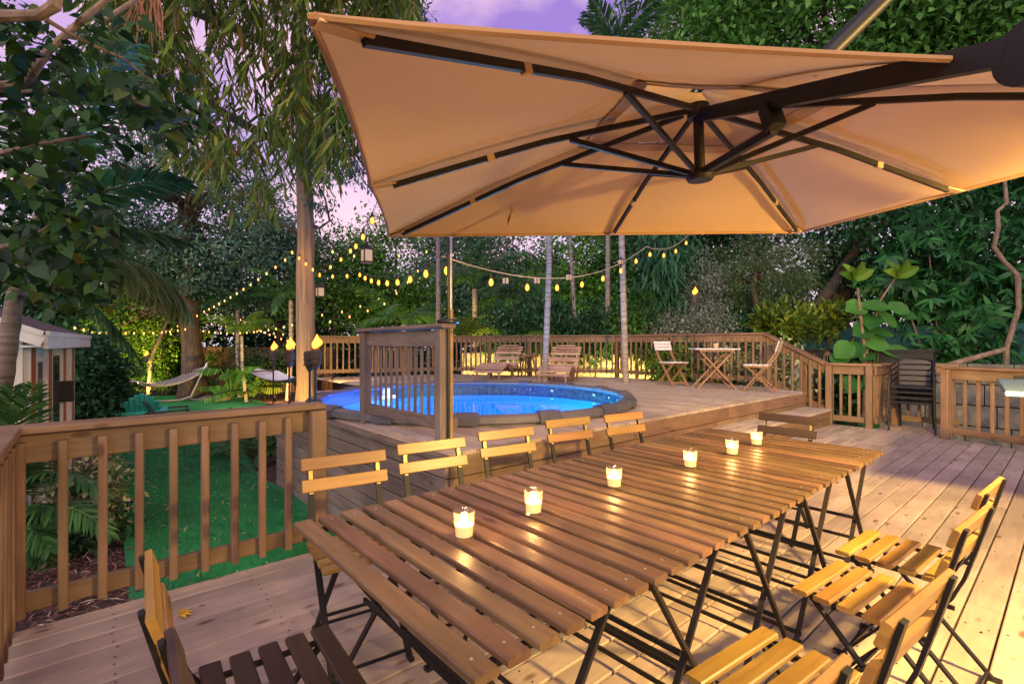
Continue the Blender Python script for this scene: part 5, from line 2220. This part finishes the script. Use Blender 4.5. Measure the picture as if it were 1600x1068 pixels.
def big_leaf_plant():
    base = Vector(GP(1350, 9.9))
    root = thing('big_leaf_plant', base, 'tall plant with huge round leaves, lime at the top, behind the low railing', 'plant')
    bigs = [heart_leaf_mesh('leaf', .46, .40, 'leaf_big'), heart_leaf_mesh('leaf', .38, .34, 'leaf_big')]
    lime = heart_leaf_mesh('leaf', .34, .20, 'leaf_lime')
    stems = [[base, at(1352, 560, 9.9), at(1375, 470, 9.9), at(1405, 425, 9.9)], [base, at(1350, 540, 9.8), at(1340, 450, 9.8)]]
    for s in stems:
        rod('stem', s, [.035, .03, .022, .012][:len(s)], 'bark_vine', root, 8)
    spots = [(1365, 478), (1405, 482), (1362, 500), (1390, 500), (1350, 515), (1415, 492), (1335, 545), (1385, 545), (1320, 545), (1352, 555), (1400, 550), (1312, 560), (1365, 535), (1380, 520), (1340, 480),
             (1345, 575), (1390, 580), (1360, 590), (1330, 600), (1375, 640), (1358, 660)]
    tw = Vector((-FX, -FY, 0))
    for i, (px, py) in enumerate(spots):
        a = random.uniform(-1.2, 1.2)
        side = Vector((RX, RY, 0)) * (1 if (px > 1362) else -1)
        d = side * random.uniform(.4, 1) + tw * random.uniform(.2, .8) + Vector((0, 0, random.uniform(-.5, .05)))
        p = at(px, py, 9.8) - d.normalized() * .2
        lf = place_leaf(bigs[i % 2], root, p, d, tw * random.uniform(.5, 1.4) + Vector((0, 0, random.uniform(.5, 1.1))) + side * a * .5)
        rod('petiole', [p, p + (Vector(stems[0][2]) - p) * .3 + Vector((0, 0, .02))], .008, 'leaf_lime', lf, 5)
    for (cx, cy) in ((1405, 428), (1336, 432)):
        c = at(cx, cy, 9.85)
        for k in range(8):
            g = 2 * PI * k / 8
            d = Vector((RX, RY, 0)) * math.cos(g) * .9 + tw * (.25 + .7 * math.sin(g)) + Vector((0, 0, .9 + .5 * math.cos(3 * g)))
            place_leaf(lime, root, c + Vector((0, 0, -.10 + .04 * (k % 3))), d, tw * 1.2 + Vector((RX, RY, 0)) * -.5 * math.cos(g) + Vector((0, 0, .3)))


big_leaf_plant()


# palms
PG = 'slim palms along the pool deck'
palm('slim_palm', GP(851, 10.2, U - .03), at(855, 225, 10.2), 'slim ringed palm trunk standing in front of the right lounger', PG, .062, 11, .9, 'leaf_palm', .8, .4, 30, upmin=.3, upmax=1.5)
palm('slim_palm', GP(978, 10.2, U - .03), at(962, 78, 10.2), 'slim ringed deck palm left of the bistro chairs, its spiky crown above the umbrella', PG, .062, 12, 1.15, 'leaf_palm', .5, .42, 34, upmin=.7, upmax=2.6)
palm('slim_palm', GP(907, 14.2), at(888, 330, 14.2), 'thin leaning palm trunk behind the railing with low drooping crown', PG, .06, 11, 1.7, 'leaf_palm', 1.5, .5, 34)
palm('slim_palm', GP(948, 13.6), at(950, 235, 13.6), 'slim brown palm trunk rising behind the railing between the two deck palms', PG, .07, 11, 1.2, 'leaf_palm', 1.0, .45, 30, upmin=.2, upmax=1.5)
palm('slim_palm', GP(683, 12.8), at(683, 250, 12.8), 'slim pale palm trunk just left of the light pole', PG, .06, 10, 1.6, 'leaf_palm', 1.2, .5)
PB = 'bushy palms behind the pool'
palm('areca_palm', GP(742, 15), at(742, 452, 15), 'large arching palm behind the left lounger', PB, .09, 15, 2.5, 'leaf_palm', 1.1, .55, 38, upmin=.5, upmax=2.2)
palm('areca_palm', GP(640, 15.5), at(630, 508, 15.5), 'arching palm behind the slatted screen', PB, .08, 13, 2.1, 'leaf_palm', 1.1, .5, 34, upmin=.5, upmax=2.0)
palm('areca_palm', GP(800, 16), at(805, 470, 16), 'dark palm with drooping fronds left of the slim palm', PB, .08, 13, 2.2, 'leaf_palm', 1.3, .55, 36, upmin=.3, upmax=1.9)
palm('lit_palm', GP(725, 13.3), at(728, 530, 13.3), 'young yellow lit palm right of the light pole', PB, .05, 10, 1.15, 'leaf_lit_palm', .8, .36, 26, upmin=.7, upmax=2.2)
palm('lit_palm', GP(888, 13.4), at(888, 545, 13.4), 'low lit palm frond fan right of the slim palm', PB, .05, 8, 1.3, 'leaf_lit_palm', 1.2, .36, 26, upmin=.4, upmax=1.4)
palm('lit_palm', GP(985, 13), at(990, 540, 13), 'low lime palm right of the right slim palm trunk', PB, .05, 8, 1.0, 'leaf_lit_palm', 1.0, .34, 24, upmin=.5, upmax=1.6)
palm('areca_palm', GP(450, 16.5), at(455, 470, 16.5), 'dark palm crown left of the bare trunk', PB, .08, 12, 1.8, 'leaf_palm', 1.1, .5, 34, upmin=.4, upmax=2.0)
palm('areca_palm', GP(375, 17.5), at(372, 480, 17.5), 'dark feathery palm between oak and bare trunk', PB, .08, 12, 1.6, 'leaf_palm', 1.0, .45, 32, upmin=.4, upmax=1.8)

# near palm at left: leaning trunk and big fronds
def near_palm():
    base = Vector(GP(-18, 4.6))
    top = at(118, 262, 4.2)
    root = thing('coconut_palm', base, 'leaning ringed palm at the left with fronds hanging over the shed', 'palm tree')
    pts = [base, at(5, 600, 4.6), at(22, 470, 4.5), at(62, 350, 4.4), at(88, 285, 4.3), top]
    P, Rr = [], []
    for a, b_ in zip(pts[:-1], pts[1:]):
        for k in range(7):
            P.append(a.lerp(b_, k / 7) - base)
            Rr.append(.078 - .035 * len(P) / 36 + (.006 if k % 2 else 0))
    tb = MB()
    tb.tube(P, Rr, 12)
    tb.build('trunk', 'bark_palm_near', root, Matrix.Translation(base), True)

    def fr(p, q, droop, length, ll=.5, twist=0, hang=.3, leaf='leaf_palm', nl=42, lw=.04):
        add_frond(root, base, p, Vector(q) - Vector(p), length, droop, leaf, nl, lw, ll, twist, hang, .016)
    fr(at(90, 330, 4.3), at(175, 285, 4.4), .45, 1.05, .42, .3, .1)
    fr(at(100, 370, 4.3), at(170, 350, 4.5), .6, .95, .36, -.1, .5)
    fr(at(130, 400, 4.6), at(205, 385, 5.0), 1.25, 1.25, .62, 0, 1.3, 'leaf_frond', 50, .036)
    fr(at(70, 420, 4.4), at(150, 470, 4.6), .5, 1.1, .4, .2, .5)
    fr(at(60, 330, 4.3), at(-40, 250, 4.3), .8, 1.4, .5)
    fr(at(80, 280, 4.3), at(120, 150, 4.3), .8, 1.4, .5)
    fr(at(60, 300, 4.3), at(40, 130, 4.6), .9, 1.4, .5)


near_palm()
# low areca by the rail
ar = thing('areca_palm', GP(-5, 4.3), 'low green palm fronds rising beside the left railing corner', 'palm tree', PB)
for q, ln, dr in (((70, 640), 1.5, .9), ((130, 660), 1.6, 1.1), ((45, 585), 1.4, .6), ((20, 560), 1.3, .5), ((110, 600), 1.3, .8), ((150, 700), 1.5, 1.2), ((90, 720), 1.3, 1.2), ((60, 800), 1.0, 1.2), ((-30, 600), 1.3, .7), ((100, 850), .9, 1.1)):
    p = Vector(GP(-20 + random.uniform(-15, 25), 4.4, -.2 if q[1] < 700 else -.45))
    add_frond(ar, GP(-5, 4.3), p, at(q[0], q[1] - 70, 4.2) - p, ln * .92, dr, 'leaf_palm', 36, .028, .36, random.uniform(-.4, .4), .3, .010)

# bed shrubs at left
shrub('variegated_shrub', GP(135, 5.2), at(130, 770, 5.1), (.34, .4, .36), 'cream and green variegated shrub behind the left railing balusters', leaf='leaf_variegated', nclump=60, per=34, L0=.085, W0=.035, tmpl='oval', cr=.09, fill=.1)
shrub('garden_bush', GP(125, 4.7), at(110, 850, 4.6), (.4, .3, .22), 'low dark green ground bush at the foot of the variegated shrub', leaf='leaf_hedge', nclump=40, per=36, L0=.09, W0=.035, cr=.09, fill=.1)
shrub('hedge', GP(148, 9.6), at(146, 618, 9.6), (.56, .8, 1.15), 'tall dark hedge bush beside the shed', 'hedge', leaf='leaf_deep', nclump=230, per=60, L0=.11, W0=.06, cr=.16, fill=.25)
shrub('lit_shrub', GP(205, 17), at(205, 515, 17.2), (1.7, 1.2, 1.5), 'yellow lamp lit small tree behind the rope hammock', 'tree', leaf='leaf_lit_palm', nclump=170, per=50, L0=.13, W0=.06, cr=.22, fill=.15, tr=.07, limbs=10, bark_='bark_dark',
      trunk_pts=[Vector(GP(232, 16.5)), at(236, 560, 16.5), at(262, 500, 16.5), at(270, 460, 16.6)])
for px, d, py, lab in ((462, 9.6, 640, 'bright fern bush below the lit torch pair'), (415, 10.4, 632, 'fern bush at the lawn edge left of the torches'), (375, 8.6, 690, 'dark fern bush seen between the railing balusters'), (430, 8.2, 690, 'dark ferny bush against the pool deck siding')):
    root = thing('fern_bush', GP(px, d), lab, 'fern', 'fern bushes along the lawn edge')
    dark = 'leaf_fern' if py < 660 else 'leaf_palm'
    for k in range(26):
        g = random.uniform(0, 2 * PI)
        o_ = Vector((math.cos(g), math.sin(g), 0)) * random.uniform(0, .35)
        p = Vector(GP(px, d, LAWN)) + o_
        add_frond(root, GP(px, d), p, (math.cos(g), math.sin(g), random.uniform(.9, 2.2)), random.uniform(.55, .95), 1.1, dark, 18, .022, .17, random.uniform(-.5, .5), .2, .006)


# split-leaf philodendron by the back fence
def split_leaf_mesh(name, L0, mat):
    b = MB()
    n = 9
    b.v.append((0, 0, 0))
    for s in (-1, 1):
        for i in range(n):
            t = i / (n - 1)
            wd = L0 * .46 * math.sin(PI * (.12 + .8 * t)) ** .7
            t0 = t * L0 * .92
            base_i = len(b.v)
            b.v += [(t0, 0, 0), (t0 + L0 * .085, 0, 0), (t0 + L0 * .14, s * wd, -.10 * L0 - .04), (t0 + L0 * .07, s * wd * .98, -.10 * L0 - .04)]
            b.f.append((base_i, base_i + 1, base_i + 2, base_i + 3) if s > 0 else (base_i + 3, base_i + 2, base_i + 1, base_i))
    return b.mesh(name, mat)


def philodendron(px, d, label, n, mat, py, spread, L0=.8):
    base = Vector(GP(px, d))
    root = thing('split_leaf_plant', base, label, 'plant', 'split leaf plants by the back fence')
    me = split_leaf_mesh('leaf', L0, mat)
    tw = Vector((-FX, -FY, 0))
    for i in range(n):
        g = 2 * PI * i * .382
        h_ = random.uniform(.3, 1.3)
        o_ = Vector((math.cos(g), math.sin(g), 0)) * spread * random.uniform(.3, 1)
        p = base + o_ + Vector((0, 0, h_))
        lf = place_leaf(me, root, p, o_.normalized() * .8 + tw * .3 + Vector((0, 0, random.uniform(-.5, .3))), Vector((0, 0, 1)) + tw * .5)
        rod('petiole', [base + Vector((0, 0, .1)), base.lerp(p, .6) + Vector((0, 0, .15)), p], .014, 'leaf_fern', lf, 5)


philodendron(362, 16.0, 'big cut leaf plant left, before the oak trunk', 12, 'leaf_big', 560, .42, .6)
philodendron(396, 16.4, 'big cut leaf plant lit yellow from below', 14, 'leaf_lit_palm', 560, .5, .6)
palm('lit_palm', GP(385, 16), at(378, 525, 16), 'yellow lit palm above the cut leaf plants', PB, .05, 10, 1.4, 'leaf_lit_palm', 1.0, .42, 26, upmin=.6, upmax=2.0)
shrub('garden_bush', GP(260, 18.5), at(265, 575, 18.5), (2.2, .5, .8), 'lit bush band along the back fence behind the hammock', leaf='leaf_fern', nclump=110, per=40, L0=.22, W0=.05, tmpl='lance', cr=.2, droop=-.2, fill=.1)
shrub('garden_bush', GP(430, 17.2), at(430, 580, 17.2), (1.3, .5, .7), 'dark bush before the back fence near the white hammock', leaf='leaf_hedge', nclump=80, per=40, L0=.16, W0=.07, cr=.2, fill=.1)
for k, (px, lab) in enumerate(((345, 'mossy boulder below the big oak'), (325, 'smaller boulder left at the oak foot'))):
    b = MB()
    p = Vector(GP(px, 16.4))
    prof = [(.20, -.05), (.24, .05), (.20, .13), (.11, .19), (.03, .20)]
    b.lathe(prof, (0, 0, 0), 12)
    b.v = [(x_ * (1.2 + .2 * math.sin(5 * z_ + k)) + random.uniform(-.03, .03), y_ + random.uniform(-.03, .03), z_ * (1 - .2 * k) + random.uniform(-.02, .02)) for x_, y_, z_ in b.v]
    tag(b.build('boulder', 'stone_dark', None, Matrix.Translation(p), True), lab, 'boulder', 'boulders at the oak foot')


# tall bare trunk with hanging sprays above
def weeping_tree():
    base = Vector(GP(477, 10.75))
    root = thing('weeping_tree', base, 'tall smooth bare trunk with hanging yellow green sprays overhead', 'tree')
    B = Matrix.Translation(base)
    tb = MB()
    pts = [base, at(479, 600, 10.75), at(477, 480, 10.75), at(478, 360, 10.75), at(474, 240, 10.75), at(468, 60, 10.75), at(470, -160, 10.75)]
    rr = [.27, .205, .19, .18, .155, .14, .11]
    P, Q = [], []
    for i in range(len(pts) - 1):
        for k in range(5):
            t = k / 5
            P.append(pts[i].lerp(pts[i + 1], t) - base + Vector((random.uniform(-.008, .008), random.uniform(-.008, .008), 0)))
            Q.append((rr[i] * (1 - t) + rr[i + 1] * t) * random.uniform(.98, 1.02))
    tb.tube(P, Q, 16)
    tb.build('trunk', 'bark_smooth', root, B, True)
    lb = MB()
    for br in ([(472, 240, 10.7, .11), (420, 215, 10, .09), (345, 175, 9, .08), (290, 140, 8, .06), (230, 100, 7, .04)],
               [(472, 230, 10.7, .09), (540, 245, 10, .07), (575, 225, 9.6, .06), (590, 180, 9.2, .04)],
               [(486, 352, 10.75, .05), (500, 356, 10.7, .03), (515, 345, 10.7, .025), (508, 310, 10.7, .02), (490, 275, 10.7, .014)],
               [(465, 365, 10.75, .045), (440, 350, 10.7, .03), (412, 340, 10.6, .018)],
               [(470, 100, 10.7, .1), (380, 50, 9, .08), (300, 20, 8, .05)], [(470, 80, 10.7, .1), (560, 40, 9, .07), (640, 10, 8, .04)]):
        lb.tube([at(a, b_, d) - base for a, b_, d, r_ in br], [q[3] for q in br], 7)
    lb.build('branch', 'bark_dark', root, B, True)
    # sprays: hanging twigs with long leaves; the lower edge of the mass follows the photograph's outline
    edge = [(150, 60), (210, 140), (250, 250), (300, 260), (330, 330), (420, 340), (450, 275), (480, 268), (520, 250), (560, 262), (600, 215), (640, 60)]

    def low(px):
        for (a, ya), (b_, yb) in zip(edge[:-1], edge[1:]):
            if a <= px <= b_:
                return ya + (yb - ya) * (px - a) / (b_ - a)
        return 0
    Ps, As, Ls, Us = [], [], [], []
    tw = MB()
    n = 0
    while n < 860:
        px = random.uniform(160, 640)
        lo = low(px)
        # thinner between x 250-430 where sky shows through
        py = random.uniform(-140, lo)
        if 235 < px < 440 and py > 60 and random.random() < .40:
            continue
        n += 1
        d = random.uniform(6.0, 9.5)
        p = at(px, py - 35, d)
        g = random.uniform(0, 2 * PI)
        ln = random.uniform(.45, .85)
        q = p + Vector((math.cos(g) * .2, math.sin(g) * .2, -ln * .75))
        m_ = p.lerp(q, .5) + Vector((math.cos(g) * .12, math.sin(g) * .12, .1))
        tw.tube([p - base, m_ - base, q - base], [.006, .005, .003], 4, False)
        for k in range(15):
            t = .12 + .88 * k / 14
            c = (p.lerp(m_, t * 2) if t < .5 else m_.lerp(q, t * 2 - 1))
            a = g + (1 if k % 2 else -1) * random.uniform(.4, 1.5)
            Ps.append(c)
            As.append((math.cos(a) * .55, math.sin(a) * .55, random.uniform(-1.25, -.45)))
            Us.append((random.uniform(-1, 1), random.uniform(-1, 1), .8))
            Ls.append(random.uniform(.2, .40))
    tag(tw.build('twig', 'bark_vine', root, B), kind='stuff')
    P = np.array([tuple(p - base) for p in Ps])
    Lr = np.array(Ls)
    me = leafmesh('foliage', P, np.array(As), np.array(Us), Lr, Lr * .10 + .006, 'leaf_spray', 'lance')
    link(bpy.data.objects.new('foliage', me), root, B)
    # small-leaf twigs
    Pl, Al, Ul, _ = crown_pts(at(545, 255, 9.6), (.95, .7, .55), 46, 26, .12, .7, .1)
    P2, A2, U2, _ = crown_pts(at(610, 60, 8.6), (.9, .7, .7), 50, 26, .14, .6, .1)
    P3, A3, U3, _ = crown_pts(at(500, 290, 10.6), (.5, .4, .6), 22, 22, .1, .7, .1)
    Pl = np.vstack([Pl, P2, P3])
    Al = np.vstack([Al, A2, A3])
    Ul = np.vstack([Ul, U2, U3])
    me = leafmesh('small_leaves', Pl - np.array(base), Al, Ul, .10 * (.7 + .6 * rng.random(len(Pl))), np.full(len(Pl), .035), 'leaf_oak', 'oval')
    link(bpy.data.objects.new('small_leaves', me), root, B)


weeping_tree()


# near vine tree at upper left, large leaves
def vine_tree():
    base = Vector(GP(-160, 3.4))
    root = thing('vine_tree', base, 'dark large leaved climber with pale branches filling the upper left corner', 'tree')
    B = Matrix.Translation(base)
    lb = MB()
    lb.tube([Vector((0, 0, 0)), at(-160, 300, 3.4) - base, at(-120, 140, 3.2) - base], [.1, .08, .07], 10)
    for br in ([(-120, 140, 3.2, .06), (-20, 140, 2.9, .035), (40, 130, 2.9, .028), (75, 80, 2.9, .022), (130, 30, 2.9, .018), (190, -20, 2.9, .015)],
               [(-130, 60, 2.6, .06), (-20, 26, 2.4, .03), (60, 24, 2.4, .024), (85, 10, 2.4, .03), (90, -30, 2.4, .03)],
               [(70, 30, 2.45, .012), (130, 65, 2.6, .009), (190, 90, 2.8, .007), (240, 130, 3.0, .004)],
               [(-60, 150, 3, .03), (40, 145, 3, .016), (90, 140, 3, .010)],
               [(-80, 250, 2.8, .03), (0, 240, 2.8, .013), (60, 225, 2.8, .011), (140, 212, 2.9, .009)],
               [(140, 145, 3.2, .018), (200, 150, 3.2, .014), (260, 185, 3.3, .008), (310, 200, 3.4, .004)],
               [(-60, 400, 3, .03), (30, 380, 3, .012), (120, 330, 3.1, .008)],
               [(165, 30, 3.1, .014), (205, 5, 3.1, .014), (240, -20, 3.1, .012)]):
        lb.tube([at(a, b_, d) - base for a, b_, d, r_ in br], [q[3] for q in br], 8)
    lb.build('branch', 'bark_vine', root, B, True)
    meshes = []
    for L0, W0 in ((.115, .09), (.095, .075), (.14, .105), (.085, .06)):
        b = MB()
        tv, tf = TEMPL['heart']
        b.add([(t * L0, s * W0, u * L0) for t, s, u in tv], tf)
        meshes.append(b.mesh('leaf', 'leaf_vine', True))
    # zones (px, py, rx, ry, weight)
    zones = [(60, 200, 110, 90, 3), (50, 330, 100, 90, 3), (30, 410, 50, 50, .7), (40, 100, 90, 60, 2), (190, 140, 60, 22, 1.2), (250, 180, 70, 18, 1.2), (150, 60, 60, 50, .8), (110, 440, 60, 45, 1.2), (130, 370, 60, 50, 1.2), (10, 30, 40, 30, .6), (280, 205, 36, 12, .4)]
    wsum = sum(z[4] for z in zones)
    Ps, As, Us, Ls = [], [], [], []
    cnt = 0
    for z in zones:
        for _ in range(int(2100 * z[4] / wsum)):
            px = random.gauss(z[0], z[2] * .62)
            py = random.gauss(z[1], z[3] * .62)
            d = random.uniform(2.5, 4.2)
            p = at(px, py, d)
            g = random.uniform(0, 2 * PI)
            a = Vector((math.cos(g), math.sin(g), random.uniform(-1.3, .15)))
            u_ = Vector((random.uniform(-.8, .8), random.uniform(-.8, .8), .8)) - Vector((FX, FY, 0)) * .4
            if cnt < 290 and random.random() < .22:
                place_leaf(meshes[cnt % 4], root, p, a, u_)
                cnt += 1
            else:
                Ps.append(tuple(p - base))
                As.append(tuple(a))
                Us.append(tuple(u_))
                Ls.append(random.uniform(.05, .105))
    Lr = np.array(Ls)
    me = leafmesh('leaf_mass', np.array(Ps), np.array(As), np.array(Us), Lr, Lr * .76, 'leaf_vine', 'heart')
    tag(link(bpy.data.objects.new('leaf_mass', me), root, B), kind='stuff')
    # dry aerial roots hanging near the top
    rb = MB()
    for k in range(26):
        p = at(232 + random.uniform(-14, 14), -30, 4.2)
        q = at(215 + random.uniform(-35, 45), random.uniform(30, 75), 4.2)
        rb.tube([p - base, p.lerp(q, .5) + Vector((random.uniform(-.05, .05), 0, 0)) - base, q - base], [.012, .008, .003], 4, False)
    rb.build('aerial_roots', 'dry_leaf', root, B)


vine_tree()

# small things on the deck
lf = thing('fallen_leaf', (.345, 2.86, .004), 'yellow fallen leaf on the deck near the left railing', 'leaf')
b = MB()
for k in range(5):
    g = -1.2 + k * .6
    c, s = math.cos(g), math.sin(g)
    b.add([(0, 0, .006), (.03 * c - .012 * s, .03 * s + .012 * c, .012), (.062 * c, .062 * s, .006), (.03 * c + .012 * s, .03 * s - .012 * c, .012)], [(0, 3, 2, 1)])
b.build('blade', 'yellow_leaf', lf, Matrix.Translation((.345, 2.86, .0)))
rod('stalk', [(.345, 2.86, .008), (.30, 2.84, .006)], .0015, 'yellow_leaf', lf, 5)
litter('deck_litter', 60, (.2, 8.5), (-.4, 3.0), .003, 'dry_leaf', .03, .01)
